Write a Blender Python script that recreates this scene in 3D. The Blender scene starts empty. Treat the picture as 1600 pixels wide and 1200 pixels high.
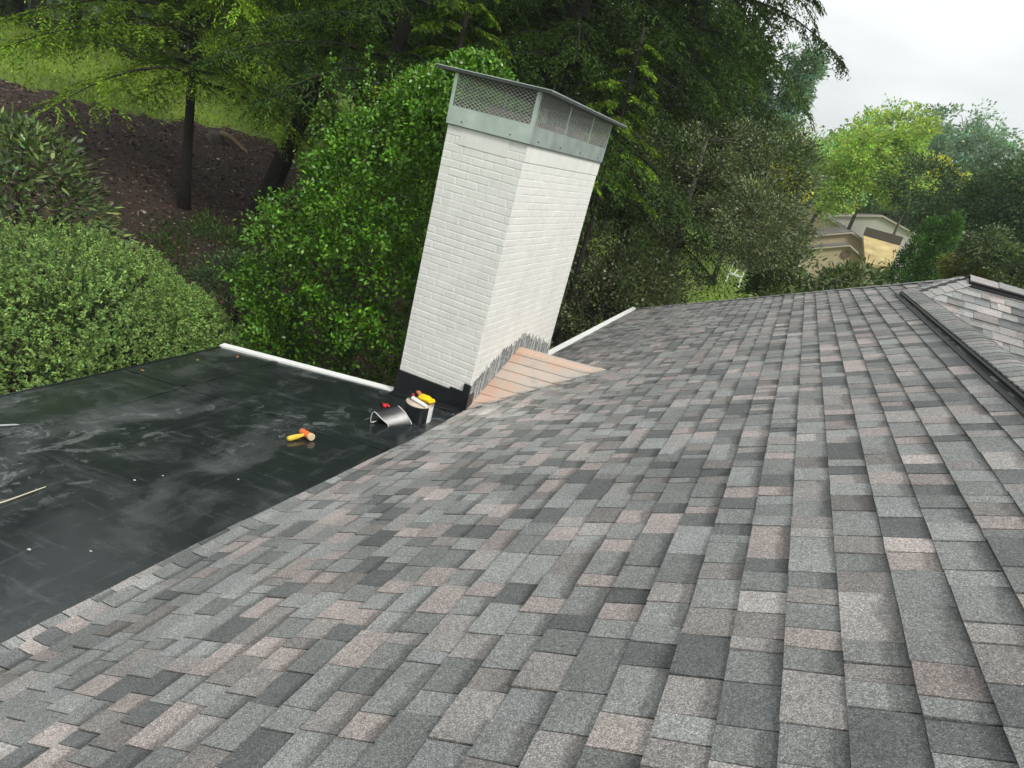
import bpy, math, numpy as np
from mathutils import Matrix, Vector
RNG = np.random.default_rng(11)
SC = bpy.context.scene
COL = SC.collection
R = math.radians

# ---------------------------------------------------------------- camera
CAM = np.array([2.33288, -5.56724, 2.54525])
FPX = 1041.9
AX_R = np.array([0.8864067, 0.3970139, 0.2380401])
AX_U = np.array([-0.3454451, 0.2250187, 0.9110622])
AX_F = np.array([-0.3081409, 0.8898014, -0.3366046])
cam_data = bpy.data.cameras.new('camera')
cam_data.sensor_fit = 'HORIZONTAL'; cam_data.sensor_width = 36.0
cam_data.lens = FPX / 1600 * 36.0
cam_data.clip_start = 0.05; cam_data.clip_end = 3000
cam = bpy.data.objects.new('camera', cam_data); COL.objects.link(cam)
cam.matrix_world = Matrix(((AX_R[0], AX_U[0], -AX_F[0], CAM[0]), (AX_R[1], AX_U[1], -AX_F[1], CAM[1]),
                           (AX_R[2], AX_U[2], -AX_F[2], CAM[2]), (0, 0, 0, 1)))
SC.camera = cam

# ---------------------------------------------------------------- sky, sun, exposure
SUN_DIR = Vector((0.60, -0.34, 0.72)).normalized()          # towards the sun
world = bpy.data.worlds.new('World'); SC.world = world; world.use_nodes = True
wn = world.node_tree.nodes; wl = world.node_tree.links; wn.clear()
w_out = wn.new('ShaderNodeOutputWorld'); w_bg = wn.new('ShaderNodeBackground')
w_sky = wn.new('ShaderNodeTexSky'); w_sky.sky_type = 'NISHITA'; w_sky.sun_disc = False
w_sky.sun_elevation = math.asin(SUN_DIR.z); w_sky.sun_rotation = math.atan2(SUN_DIR.x, SUN_DIR.y)
w_sky.air_density = 1.0; w_sky.dust_density = 3.0
w_tc = wn.new('ShaderNodeTexCoord'); w_map = wn.new('ShaderNodeMapping'); w_map.inputs['Scale'].default_value = (1.2, 1.2, 3.0)
w_noise = wn.new('ShaderNodeTexNoise'); w_noise.inputs['Scale'].default_value = 2.2; w_noise.inputs['Detail'].default_value = 5
w_ramp = wn.new('ShaderNodeValToRGB')
w_ramp.color_ramp.elements[0].position = 0.30; w_ramp.color_ramp.elements[0].color = (3.9, 4.05, 4.12, 1)
w_ramp.color_ramp.elements[1].position = 0.72; w_ramp.color_ramp.elements[1].color = (6.3, 6.42, 6.38, 1)
w_mix = wn.new('ShaderNodeMix'); w_mix.data_type = 'RGBA'; w_mix.inputs[0].default_value = 0.95
wl.new(w_tc.outputs['Generated'], w_map.inputs['Vector']); wl.new(w_map.outputs[0], w_noise.inputs['Vector'])
wl.new(w_noise.outputs['Fac'], w_ramp.inputs[0])
wl.new(w_sky.outputs[0], w_mix.inputs[6]); wl.new(w_ramp.outputs[0], w_mix.inputs[7])
wl.new(w_mix.outputs[2], w_bg.inputs['Color']); w_bg.inputs['Strength'].default_value = 0.10
wl.new(w_bg.outputs[0], w_out.inputs['Surface'])
sun_d = bpy.data.lights.new('sun', 'SUN'); sun_d.energy = 1.5; sun_d.angle = R(14); sun_d.color = (1.0, 0.96, 0.9)
sun = bpy.data.objects.new('sun', sun_d); COL.objects.link(sun)
sun.rotation_euler = SUN_DIR.to_track_quat('Z', 'Y').to_euler(); sun.location = (30, 0, 40)
SC.view_settings.view_transform = 'Standard'; SC.view_settings.look = 'None'
SC.view_settings.exposure = 0.93; SC.view_settings.gamma = 1.0; SC.view_settings.use_curve_mapping = False
SC.render.engine = 'CYCLES'
SC.cycles.max_bounces = 6; SC.cycles.diffuse_bounces = 2; SC.cycles.glossy_bounces = 2
SC.cycles.transmission_bounces = 3; SC.cycles.transparent_max_bounces = 4; SC.cycles.volume_bounces = 1
SC.cycles.use_denoising = True

# ---------------------------------------------------------------- helpers
def tag(o, label=None, cat=None, group=None, kind=None):
    if label: o['label'] = label
    if cat: o['category'] = cat
    if group: o['group'] = group
    if kind: o['kind'] = kind
    return o

def empty(name, loc, label, cat, group=None):
    o = bpy.data.objects.new(name, None); o.location = loc; o.empty_display_size = .3
    COL.objects.link(o); return tag(o, label, cat, group)

def link(name, me, mat, parent=None, kind=None):
    o = bpy.data.objects.new(name, me); COL.objects.link(o)
    if mat is not None and not me.materials: me.materials.append(mat)
    if parent is not None:
        o.parent = parent
        o.matrix_parent_inverse = Matrix.Translation(-world_loc(parent))
    if kind: o['kind'] = kind
    return o

def world_loc(o):
    v = Vector(o.location); p = o.parent
    if p is not None:
        v = v + o.matrix_parent_inverse.translation + world_loc(p)
    return v

class MB:
    def __init__(s): s.v = []; s.f = []; s.t = []
    def add(s, vs, fs, tint=(1, 1, 1)):
        n = len(s.v); s.v += [tuple(map(float, p)) for p in vs]; s.f += [tuple(i + n for i in f) for f in fs]
        if len(vs) and isinstance(tint, list): s.t += tint
        else: s.t += [tint] * len(vs)
        return s
    def box(s, a, b, tint=(1, 1, 1)):
        x0, y0, z0 = a; x1, y1, z1 = b
        return s.add([(x0, y0, z0), (x1, y0, z0), (x1, y1, z0), (x0, y1, z0), (x0, y0, z1), (x1, y0, z1), (x1, y1, z1), (x0, y1, z1)],
                     [(0, 3, 2, 1), (4, 5, 6, 7), (0, 1, 5, 4), (1, 2, 6, 5), (2, 3, 7, 6), (3, 0, 4, 7)], tint)
    def prism(s, poly, off, tint=(1, 1, 1)):
        n = len(poly); off = np.array(off, float); A = [np.array(p, float) for p in poly]
        return s.add(A + [p + off for p in A], [tuple(range(n))[::-1], tuple(range(n, 2 * n))] +
                     [(i, (i + 1) % n, n + (i + 1) % n, n + i) for i in range(n)], tint)
    def tube(s, pts, rad, n=8, tint=(1, 1, 1), cap=True):
        pts = [np.array(p, float) for p in pts]; m = len(pts); vs = []
        for i, p in enumerate(pts):
            d = pts[min(i + 1, m - 1)] - pts[max(i - 1, 0)]; d /= np.linalg.norm(d) + 1e-12
            a = np.array([0, 0, 1.]) if abs(d[2]) < .9 else np.array([1., 0, 0])
            e = np.cross(a, d); e /= np.linalg.norm(e); g = np.cross(d, e)
            r = rad[i] if hasattr(rad, '__len__') else rad
            for k in range(n):
                w = 2 * math.pi * k / n; vs.append(p + r * (math.cos(w) * e + math.sin(w) * g))
        fs = [(i * n + k, i * n + (k + 1) % n, (i + 1) * n + (k + 1) % n, (i + 1) * n + k) for i in range(m - 1) for k in range(n)]
        if cap: fs += [tuple(range(n))[::-1], tuple(range((m - 1) * n, m * n))]
        return s.add(vs, fs, tint)
    def mesh(s, name, smooth=False):
        me = bpy.data.meshes.new(name); me.from_pydata(s.v, [], s.f)
        a = me.color_attributes.new('tint', 'FLOAT_COLOR', 'POINT')
        a.data.foreach_set('color', np.array([t if len(t) == 4 else (*t, -.3) for t in s.t], np.float32).ravel())
        if smooth: me.polygons.foreach_set('use_smooth', [True] * len(me.polygons))
        me.update(); return me
    def build(s, name, mat, parent=None, kind=None, smooth=False):
        return link(name, s.mesh(name, smooth), mat, parent, kind)

def fast_mesh(name, V, k, tint, smooth=False):
    """V: (n,k,3) polygons of k corners; tint (n,3)."""
    n = len(V); me = bpy.data.meshes.new(name)
    me.vertices.add(n * k); me.vertices.foreach_set('co', V.astype(np.float32).ravel())
    me.loops.add(n * k); me.loops.foreach_set('vertex_index', np.arange(n * k, dtype=np.int32))
    me.polygons.add(n); me.polygons.foreach_set('loop_start', np.arange(0, n * k, k, dtype=np.int32))
    me.polygons.foreach_set('loop_total', np.full(n, k, np.int32))
    a = me.color_attributes.new('tint', 'FLOAT_COLOR', 'POINT')
    c = np.ones((n, k, 4), np.float32); c[:, :, :3] = tint[:, None, :]
    a.data.foreach_set('color', c.ravel())
    me.update(calc_edges=True); me.validate(); return me

# ---------------------------------------------------------------- materials
def new_mat(name):
    m = bpy.data.materials.new(name); m.use_nodes = True
    nt = m.node_tree; b = nt.nodes['Principled BSDF']; return m, nt, b
def N(nt, t, **kw):
    n = nt.nodes.new(t)
    for k, v in kw.items():
        if k in n.inputs: n.inputs[k].default_value = v
        else: setattr(n, k, v)
    return n
def noise(nt, scale, detail=4, rough=.55, vec=None, dist=0):
    n = N(nt, 'ShaderNodeTexNoise', Scale=scale, Detail=detail, Roughness=rough, Distortion=dist)
    if vec is None: vec = nt.nodes.new('ShaderNodeNewGeometry').outputs['Position']
    nt.links.new(vec, n.inputs['Vector']); return n
def ramp(nt, src, stops):
    r = nt.nodes.new('ShaderNodeValToRGB'); e = r.color_ramp.elements
    while len(e) < len(stops): e.new(.5)
    for i, (p, c) in enumerate(stops):
        e[i].position = p; e[i].color = (c, c, c, 1) if not hasattr(c, '__len__') else (*c, 1)
    nt.links.new(src, r.inputs[0]); return r
def mixc(nt, fac, a, b, mode='MIX'):
    m = nt.nodes.new('ShaderNodeMix'); m.data_type = 'RGBA'; m.blend_type = mode
    for s, i in ((fac, 0), (a, 6), (b, 7)):
        if hasattr(s, 'is_linked') or hasattr(s, 'links'): nt.links.new(s, m.inputs[i])
        elif i == 0: m.inputs[0].default_value = s
        else: m.inputs[i].default_value = (*s, 1)
    return m.outputs[2]
def bump(nt, b, h, strength=.3, dist=.01):
    n = N(nt, 'ShaderNodeBump', Strength=strength, Distance=dist)
    nt.links.new(h, n.inputs['Height']); nt.links.new(n.outputs[0], b.inputs['Normal'])
def tint_of(nt): return N(nt, 'ShaderNodeVertexColor', layer_name='tint').outputs['Color']

def plain(name, col, rough=.5, metal=0, spec=.5, nz=.12, nscale=20, bumpy=0):
    m, nt, b = new_mat(name)
    n = noise(nt, nscale, 5)
    r = ramp(nt, n.outputs['Fac'], [(.3, 1 - nz), (.7, 1 + nz)])
    nt.links.new(mixc(nt, 1, r.outputs[0], col, 'MULTIPLY'), b.inputs['Base Color'])
    b.inputs['Roughness'].default_value = rough; b.inputs['Metallic'].default_value = metal
    b.inputs['Specular IOR Level'].default_value = spec
    if bumpy: bump(nt, b, n.outputs['Fac'], bumpy, .01)
    return m

def leaf_mat(name, col, rough=.45, spec=.35, trans=.25, tcol=None, sat=.25):
    m, nt, b = new_mat(name)
    t = tint_of(nt)
    base = mixc(nt, 1, t, col, 'MULTIPLY')
    nt.links.new(base, b.inputs['Base Color']); b.inputs['Roughness'].default_value = rough
    b.inputs['Specular IOR Level'].default_value = spec
    tr = nt.nodes.new('ShaderNodeBsdfTranslucent')
    tc = tcol or tuple(min(1, c * k) for c, k in zip(col, (1.5, 1.6, .8)))
    nt.links.new(mixc(nt, 1, t, tc, 'MULTIPLY'), tr.inputs['Color'])
    mx = nt.nodes.new('ShaderNodeMixShader'); mx.inputs[0].default_value = trans
    nt.links.new(b.outputs[0], mx.inputs[1]); nt.links.new(tr.outputs[0], mx.inputs[2])
    nt.links.new(mx.outputs[0], nt.nodes['Material Output'].inputs['Surface'])
    return m

def shingle_mat(name):
    m, nt, b = new_mat(name)
    t = tint_of(nt); pos = nt.nodes.new('ShaderNodeNewGeometry').outputs['Position']
    g = N(nt, 'ShaderNodeTexVoronoi', Scale=420.0); nt.links.new(pos, g.inputs['Vector'])
    sep = nt.nodes.new('ShaderNodeSeparateColor'); nt.links.new(g.outputs['Color'], sep.inputs[0])
    gr = ramp(nt, sep.outputs[0], [(0, .40), (.3, .72), (.75, 1.12), (.93, 1.6), (1, 2.0)])
    n2 = noise(nt, 90, 3, .7, pos); g2 = ramp(nt, n2.outputs['Fac'], [(.32, .72), (.68, 1.26)])
    n3 = noise(nt, 1.5, 5, .65, pos); g3 = ramp(nt, n3.outputs['Fac'], [(.3, .74), (.7, 1.2)])
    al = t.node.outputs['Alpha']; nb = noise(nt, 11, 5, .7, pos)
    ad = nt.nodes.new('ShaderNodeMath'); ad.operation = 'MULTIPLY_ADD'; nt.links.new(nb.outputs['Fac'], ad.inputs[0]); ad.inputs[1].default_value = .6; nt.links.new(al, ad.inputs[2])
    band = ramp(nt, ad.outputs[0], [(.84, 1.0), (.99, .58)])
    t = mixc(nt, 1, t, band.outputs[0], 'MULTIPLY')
    c = mixc(nt, 1, t, gr.outputs[0], 'MULTIPLY'); c = mixc(nt, 1, c, g2.outputs[0], 'MULTIPLY'); c = mixc(nt, 1, c, g3.outputs[0], 'MULTIPLY')
    nt.links.new(c, b.inputs['Base Color']); b.inputs['Roughness'].default_value = .68
    b.inputs['Specular IOR Level'].default_value = .55
    bump(nt, b, sep.outputs[0], .55, .0025)
    return m

def bark_mat(name, a, bb):
    m, nt, b = new_mat(name)
    tc = nt.nodes.new('ShaderNodeNewGeometry'); mp = N(nt, 'ShaderNodeMapping'); mp.inputs['Scale'].default_value = (1, 1, .22)
    nt.links.new(tc.outputs['Position'], mp.inputs['Vector'])
    n = noise(nt, 26, 6, .65, mp.outputs[0], .6)
    r = ramp(nt, n.outputs['Fac'], [(.35, a), (.65, bb)])
    nt.links.new(r.outputs[0], b.inputs['Base Color']); b.inputs['Roughness'].default_value = .9
    bump(nt, b, n.outputs['Fac'], .9, .03); return m

M = {}
M['shingle'] = shingle_mat('asphalt_shingle')
M['deck'] = plain('roof_underlay', (.03, .03, .03), .9)
M['bark'] = bark_mat('dark_bark', (.006, .005, .004), (.026, .021, .017))
M['bark_grey'] = bark_mat('grey_bark', (.04, .036, .03), (.12, .105, .09))
M['metal'] = plain('galvanised_steel', (.53, .60, .58), .40, .7, .5, .16, 6)
M['metal_lid'] = plain('weathered_steel_lid', (.05, .056, .055), .55, .1, .5, .25, 8)
M['mesh'] = plain('expanded_steel', (.62, .64, .62), .5, .3, .5, .1, 20)
M['white_trim'] = plain('white_trim_paint', (.84, .85, .83), .45, 0, .4, .06, 9)
M['black_plastic'] = plain('black_plastic_vent', (.012, .012, .014), .5, 0, .4, .2, 40)
M['clay'] = plain('clay_flue', (.42, .38, .33), .85, 0, .3, .15, 30)
M['interior'] = plain('shade_dark_mortar', (.06, .056, .052), .9, 0, .2, .25, 14)  # mortar coloured dark for the shade inside the chimney cap

def paint_mat(name, col):
    m, nt, b = new_mat(name)
    pos = nt.nodes.new('ShaderNodeNewGeometry').outputs['Position']
    n = noise(nt, 3.2, 6, .65, pos); r = ramp(nt, n.outputs['Fac'], [(.3, .90), (.6, 1.0)])
    n2 = noise(nt, 70, 4, .6, pos); r2 = ramp(nt, n2.outputs['Fac'], [(.3, .95), (.65, 1.02)])
    mp = N(nt, 'ShaderNodeMapping'); mp.inputs['Scale'].default_value = (26, 26, 1.4); nt.links.new(pos, mp.inputs['Vector'])
    n3 = noise(nt, 1, 4, .6, mp.outputs[0]); r3 = ramp(nt, n3.outputs['Fac'], [(.34, .91), (.55, 1.0)])
    c = mixc(nt, 1, r.outputs[0], r2.outputs[0], 'MULTIPLY'); c = mixc(nt, .6, c, r3.outputs[0], 'MULTIPLY'); c = mixc(nt, 1, c, col, 'MULTIPLY')
    nt.links.new(c, b.inputs['Base Color']); b.inputs['Roughness'].default_value = .55; b.inputs['Specular IOR Level'].default_value = .35
    bump(nt, b, n2.outputs['Fac'], .12, .004); return m
M['paint'] = paint_mat('white_brick_paint', (.76, .765, .73))

def membrane_mat(name):
    m, nt, b = new_mat(name)
    pos = nt.nodes.new('ShaderNodeNewGeometry').outputs['Position']
    # broad dust, streaks across the fall, smears, scuffs
    n1 = noise(nt, 1.3, 6, .62, pos, .5); d1 = ramp(nt, n1.outputs['Fac'], [(.50, 0), (.82, .42)])
    mp = N(nt, 'ShaderNodeMapping'); mp.inputs['Scale'].default_value = (1.0, 6.5, 1); mp.inputs['Rotation'].default_value = (0, 0, R(8)); nt.links.new(pos, mp.inputs['Vector'])
    n2 = noise(nt, 1.6, 7, .7, mp.outputs[0], .3); d2 = ramp(nt, n2.outputs['Fac'], [(.54, 0), (.78, .24)])
    mp4 = N(nt, 'ShaderNodeMapping'); mp4.inputs['Scale'].default_value = (7, 1.2, 1); mp4.inputs['Rotation'].default_value = (0, 0, R(-6)); nt.links.new(pos, mp4.inputs['Vector'])
    n4 = noise(nt, 1.5, 7, .7, mp4.outputs[0], .4); d4 = ramp(nt, n4.outputs['Fac'], [(.56, 0), (.80, .22)])
    n3 = noise(nt, 2.6, 9, .74, pos, 1.6); d3 = ramp(nt, n3.outputs['Fac'], [(.56, 0), (.61, .6), (.645, .12), (.75, .9)])
    a = mixc(nt, 1, d1.outputs[0], d2.outputs[0], 'ADD'); a = mixc(nt, 1, a, d4.outputs[0], 'ADD')
    n5 = noise(nt, .7, 3, .5, pos); d5 = ramp(nt, n5.outputs['Fac'], [(.46, 0), (.58, 1)])
    s3 = mixc(nt, 1, d3.outputs[0], d5.outputs[0], 'MULTIPLY')
    a = mixc(nt, 1, a, s3, 'ADD')
    fine = noise(nt, 60, 4, .7, pos); fr = ramp(nt, fine.outputs['Fac'], [(.35, .55), (.65, 1.2)])
    a = mixc(nt, 1, a, fr.outputs[0], 'MULTIPLY')
    col = mixc(nt, a, (.016, .0205, .0215), (.24, .26, .265))
    nt.links.new(col, b.inputs['Base Color'])
    rr = ramp(nt, n1.outputs['Fac'], [(.35, .10), (.68, .38)])
    nt.links.new(rr.outputs[0], b.inputs['Roughness']); b.inputs['Specular IOR Level'].default_value = .45
    wv = noise(nt, 1.1, 3, .5, pos); bump(nt, b, wv.outputs['Fac'], .25, .04)
    return m
M['membrane'] = membrane_mat('black_rubber_membrane')
M['rubber'] = plain('black_rubber', (.012, .014, .016), .28, 0, .5, .25, 12, .1)
M['rubber_edge'] = plain('pale_rubber_edge', (.55, .56, .55), .6)
M['sealant'] = plain('grey_brushed_sealant', (.22, .235, .24), .7, 0, .3, .55, 30, .4)

# ---------------------------------------------------------------- geometry of the house
S = 0.546; SEC = math.hypot(1, S); CA = 1 / SEC; SA = S / SEC       # main roof slope
TM = 0.14                                                           # membrane fall
EXPO = 0.1432; U0 = 0.047 - 2 * EXPO
XR, ZR = 3.705, 3.705 * S                                             # near ridge
YB, XB = 3.85, 4.23; ZB = XB * S                                    # cross ridge
YI = YB - (XB - XR); YC = 8.15                                                           # far eave corner
W_CH, D_CH, H_CH = .80, 2.205, 2.542                                # chimney

house = empty('house', (1.7, 0, -3.0), 'house with grey shingle roof, white brick chimney and black rubber low roof', 'house')

def px_of(P):
    q = np.asarray(P, float) - CAM; z = q @ AX_F
    return np.stack([800 + FPX * (q @ AX_R) / z, 600 - FPX * (q @ AX_U) / z], -1), z

# surface maps: (u, v, h) -> xyz  (u up the slope, v along the course)
def surf_main(u, v, h):
    if u < 0 and v < 0.02:
        k = math.hypot(1, TM); return (u / k - h * TM / k, v, u * TM / k + h / k + .004)
    return (u * CA - h * SA, v, u * SA + h * CA)
def surf_rear(u, v, h):      # cross wing, faces the camera; u=0 at ridge height 0 of main roof
    y0 = YB - ZB / S
    return (v, y0 + u * CA - h * SA, u * SA + h * CA)
def surf_east(u, v, h):      # other side of the near ridge
    x0 = XR + ZR / S
    return (x0 - u * CA + h * SA, v, u * SA + h * CA)

TONES = [((.270, .276, .268), .26), ((.205, .213, .208), .20), ((.360, .318, .302), .15), ((.132, .139, .138), .12), ((.322, .308, .296), .10), ((.235, .222, .212), .11), ((.290, .302, .298), .06)]
tone_c = [np.array(t[0]) for t in TONES]; tone_p = np.array([t[1] for t in TONES]); tone_p /= tone_p.sum()

def make_tabs(surf, umin, umax, vmin, vmax, clip, seed, u_off=U0):
    """list of (MB, centre) for every laminated tab of a slope. clip(u, v0, v1) -> (v0, v1) allowed run at height u, umin(v) lower edge."""
    rg = np.random.default_rng(seed); out = []
    k0 = math.floor((umin(None) - u_off) / EXPO) - 1; k = k0
    while u_off + k * EXPO < umax:
        ub = u_off + k * EXPO; ut = ub + EXPO + .012; k += 1
        v = vmin - rg.random() * .3; last = None; wav = rg.normal(0, .0015)
        while v < vmax:
            w = rg.choice([.07, .10, .13, .16, .20, .26], p=[.13, .22, .25, .20, .13, .07]) * (1 + rg.normal(0, .06))
            a, b = v, v + w; v += w
            i = rg.choice(7, p=tone_p)
            while i == last and rg.random() < .85: i = rg.choice(7, p=tone_p)
            last = i
            pts = []
            ok = True
            rows = []
            for (fr) in (0., .5, 1.):
                u = ub + (ut - ub) * fr
                lo0, lo1 = umin(a), umin(b)
                ua, ubb = max(u, lo0), max(u, lo1)
                c0, c1 = clip(min(max(ua, ubb), umax), a, b)
                if c1 - c0 < .012: ok = ok and fr > 0.; rows.append(None); continue
                rows.append((min(ua, umax), min(ubb, umax), c0, c1))
            rows = [r for r in rows if r]
            if len(rows) < 2 or (rows[-1][0] - rows[0][0] < .01 and rows[-1][1] - rows[0][1] < .01): continue
            raised = rg.random() < .5
            th = (.0150 if raised else .0100) + rg.normal(0, .0007)
            tilt = rg.normal(0, .0008)
            base = tone_c[i] * (1 + rg.normal(0, .09))
            gap = .0026 if surf is surf_main else .0012
            if surf is surf_main:                                    # mortar dust lying round the chimney foot
                dd = math.hypot((ub * CA - .15) / .55, (a + .25) / .75); base = base * (1 + .45 * math.exp(-dd * dd)) + np.array([.05, .04, .025]) * math.exp(-dd * dd)
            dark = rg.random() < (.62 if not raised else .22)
            vs = []; ts = []
            for r in rows:
                fr = (r[0] - ub) / (ut - ub)
                h = (th * (1 - fr) + .0022 * fr) * (.5 if r[0] < 0 and surf is surf_main else 1)
                tn = base
                j = rg.normal(0, .0012)
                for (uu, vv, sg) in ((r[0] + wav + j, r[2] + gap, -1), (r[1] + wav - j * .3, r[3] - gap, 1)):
                    vs.append(surf(uu, vv, h + tilt * sg)); ts.append((*tn, (fr if dark else -.3) + sg * 0))
            n = len(rows); m = len(vs)
            for r, q in zip(rows, range(n)):
                for (uu, vv) in ((r[0], r[2] + gap), (r[1], r[3] - gap)):
                    vs.append(surf(uu, vv, -.001)); ts.append((*(base * .25), -.3))
            fs = [(2 * q, 2 * q + 1, 2 * q + 3, 2 * q + 2) for q in range(n - 1)]
            fs += [(m, m + 1, 1, 0)]
            for q in range(n - 1):
                fs += [(m + 2 * q, 2 * q, 2 * q + 2, m + 2 * q + 2), (2 * q + 1, m + 2 * q + 1, m + 2 * q + 3, 2 * q + 3)]
            if surf is surf_main or surf is surf_rear: fs = [f[::-1] if surf is surf_main else f for f in fs]
            mb = MB(); mb.add(vs, fs, ts)
            out.append((mb, np.mean(np.array(vs[:m]), 0), vs[:m], n))
    return out

def um_main(v):
    if v is None: return -.30
    if v < 0.0: return float(np.interp(v, [-9, -4.1, -3.2, -1.0, -.5, 0], [-.20, -.165, -.15, -.01, .005, .01])) + .004 * math.sin(v * 5.1)
    return -.24
def clip_main(u, a, b):
    x = u * CA
    hi = YC - max(x, 0) * (YC - YB) / XB - .01 if x > 0 else YC
    lo = -8.2
    if x > XR: lo = YI + (x - XR)
    if x < 0.0:
        if b > 0 and a < D_CH: return (a, min(b, 0.0))
    return max(a, lo), min(b, hi)
def clip_rear(u, a, b):
    y = YB - ZB / S + u * CA
    lo = XR + (y - YI) if y > YI else XR + (YI - y)
    return max(a, lo), min(b, 9.5)
def clip_east(u, a, b):
    x = XR + (ZR - u * SA) / S
    return max(a, -8.2), min(b, YI - (x - XR))

def deck(name, poly, surf, parent):
    mb = MB(); vs = [surf(u, v, -.002) for u, v in poly] + [surf(u, v, -.10) for u, v in poly]; n = len(poly)
    mb.add(vs, [tuple(range(n)), tuple(range(n, 2 * n))[::-1]] + [(i, n + i, n + (i + 1) % n, (i + 1) % n) for i in range(n)], (.1, .1, .1))
    return mb.build(name, M['deck'], parent)

roof = deck('roof_slope', [(-.22, D_CH + .05), (-.22, YC + .2), (0, YC), (XB * SEC, YB), (XR * SEC, YI), (XR * SEC, -8.2), (0, -8.2), (0, D_CH)], surf_main, house)
rear = deck('roof_slope', [((ZB - 3.2) / SA, 9.5), (ZB / SA, 9.5), (ZB / SA, XB), (ZR / SA, XR), ((ZR - 5.0 * S) / SA, XR + 5.0), ((ZB - 3.2) / SA, XR + 5.4)], surf_rear, house)
east = deck('roof_slope', [(0., -8.2), (ZR / SA, -8.2), (ZR / SA, YI), (0., YI - ZR / S)], surf_east, house)
# far hip plane of the cross wing (faces away)
mb = MB(); mb.add([(0, YC, 0), (XB, YB, ZB - .004), (9.5, YB, ZB - .004), (9.5, YC, 0), (0, YC, -.1), (XB, YB, ZB - .1), (9.5, YB, ZB - .1), (9.5, YC, -.1)],
       [(0, 1, 2, 3), (7, 6, 5, 4), (0, 3, 7, 4), (2, 6, 7, 3)][:4], (.17, .175, .175)); mb.build('roof_slope', M['shingle'], house)

tabs = make_tabs(surf_main, um_main, XB * SEC - .03, -7.6, YC, clip_main, 3)
def size_px(t):
    P, z = px_of(t[2]); m = len(P)
    if (z < .3).any(): 
        return 0
    n = t[3]; idx = [2 * q for q in range(n)] + [2 * q + 1 for q in range(n - 1, -1, -1)]
    c, cz = px_of(np.array([t[1]])); 
    if not (-40 < c[0][0] < 1640 and -40 < c[0][1] < 1240): return 0
    p = P[idx]; x, y = np.clip(p[:, 0], 0, 1600), np.clip(p[:, 1], 0, 1200)
    return abs(np.dot(x, np.roll(y, 1)) - np.dot(y, np.roll(x, 1))) / 2
sizes = np.array([size_px(t) for t in tabs]); order = np.argsort(-sizes)
single = set(order[:300].tolist()); rest = MB()
for i, t in enumerate(tabs):
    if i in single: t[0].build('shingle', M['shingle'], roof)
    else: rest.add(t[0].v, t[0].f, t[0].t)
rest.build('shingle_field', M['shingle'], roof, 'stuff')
for surf, um, umx, v0, v1, cl, sd, par in ((surf_rear, (lambda v: (ZB - 2.6) / SA), ZB / SA - .05, XR, 9.4, clip_rear, 5, rear),
                                          (surf_east, (lambda v: 0.02), ZR / SA - .05, -8.0, YI, clip_east, 6, east)):
    mb = MB()
    for t in make_tabs(surf, um, umx, v0, v1, cl, sd, .03): mb.add(t[0].v, t[0].f, t[0].t)
    mb.build('shingle_field', M['shingle'], par, 'stuff')

# ---------- ridge caps and vents
def cap_piece(p, d, n1, n2, half, length, lift, tint, rg, drop=.012):
    """bent cap shingle: p on the ridge line, d along it, n1/n2 downslope unit directions."""
    p = np.array(p, float); d = np.array(d, float); prof = []
    up = np.array([0, 0, 1.])
    for q in (-1, -.72, -.4, -.12, .12, .4, .72, 1):
        side = n1 if q < 0 else n2
        a = abs(q) * half
        prof.append(np.array(side) * a + up * (lift - (0 if a > .03 else .0) - .25 * max(0, .07 - a)))
    vs = []; ts = []
    for s_, hh in ((0, .010), (length, .002)):
        for c in prof: vs.append(p + d * s_ + c + up * hh); ts.append(tint)
    for s_ in (0, length):
        for c in prof: vs.append(p + d * s_ + c - up * .004); ts.append(tuple(np.array(tint) * .4))
    n = len(prof)
    fs = [(i, i + 1, n + i + 1, n + i) for i in range(n - 1)] + [(2 * n + i, 2 * n + i + 1, i + 1, i) for i in range(n - 1)]
    fs += [(2 * n, 0, n, 3 * n), (n - 1, 3 * n - 1, 4 * n - 1, 2 * n - 1)]
    mb = MB(); mb.add(vs, fs, ts); return mb

def ridge_vent(p0, d, length, n1, n2, side, step, capped_from=0.0, half=.158, lift=.058):
    """vent strip with louvred black edges under lapped caps"""
    p0 = np.array(p0, float); d = np.array(d, float); rg = np.random.default_rng(21)
    up = np.array([0, 0, 1.]); mb = MB()
    for nn in (n1, n2):
        nn = np.array(nn, float); nrm = np.cross(d, nn); nrm = nrm if nrm[2] > 0 else -nrm
        for (a0, a1, h0, h1) in ((.02, .150, .001, .044), (.02, .195, .001, .014), ):
            A = p0 + nn * a0; B = p0 + nn * a1
            poly = [A + nrm * h0, B + nrm * h0, B + nrm * h1, A + nrm * h1]
            mb.prism(poly, d * length)
    vent = mb.build('ridge_vent', M['black_plastic'], house)
    lip = MB(); nn = np.array(side, float); nrm = np.cross(d, nn); nrm = nrm if nrm[2] > 0 else -nrm
    poly = [p0 + nn * .150 + nrm * .014, p0 + nn * .152 + nrm * .014, p0 + nn * .152 + nrm * .0155, p0 + nn * .150 + nrm * .0155]
    lip.prism(poly, d * length); lip.build('baffle_lip', plain('grey_vent_lip', (.22, .23, .24), .4), vent)
    k = 0
    while (k + 1) * step <= length + 1e-6:
        i = rg.choice(5, p=[.55, .2, .0, .0, .25]); t = tone_c[i] * (.98 + rg.normal(0, .06))
        c = cap_piece(p0 + d * (k * step), d, n1, n2, half, step + .03, lift + rg.normal(0, .0012), tuple(t), rg)
        c.build('cap_shingle', M['shingle'], vent); k += 1
    return vent
DW = (-CA, 0, -SA); DE = (CA, 0, -SA); DS = (0, -CA, -SA); DN = (0, CA, -SA)
ridge_vent((XR, -5.2, ZR), (0, 1, 0), 8.47, DW, DE, DW, .110)
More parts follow.
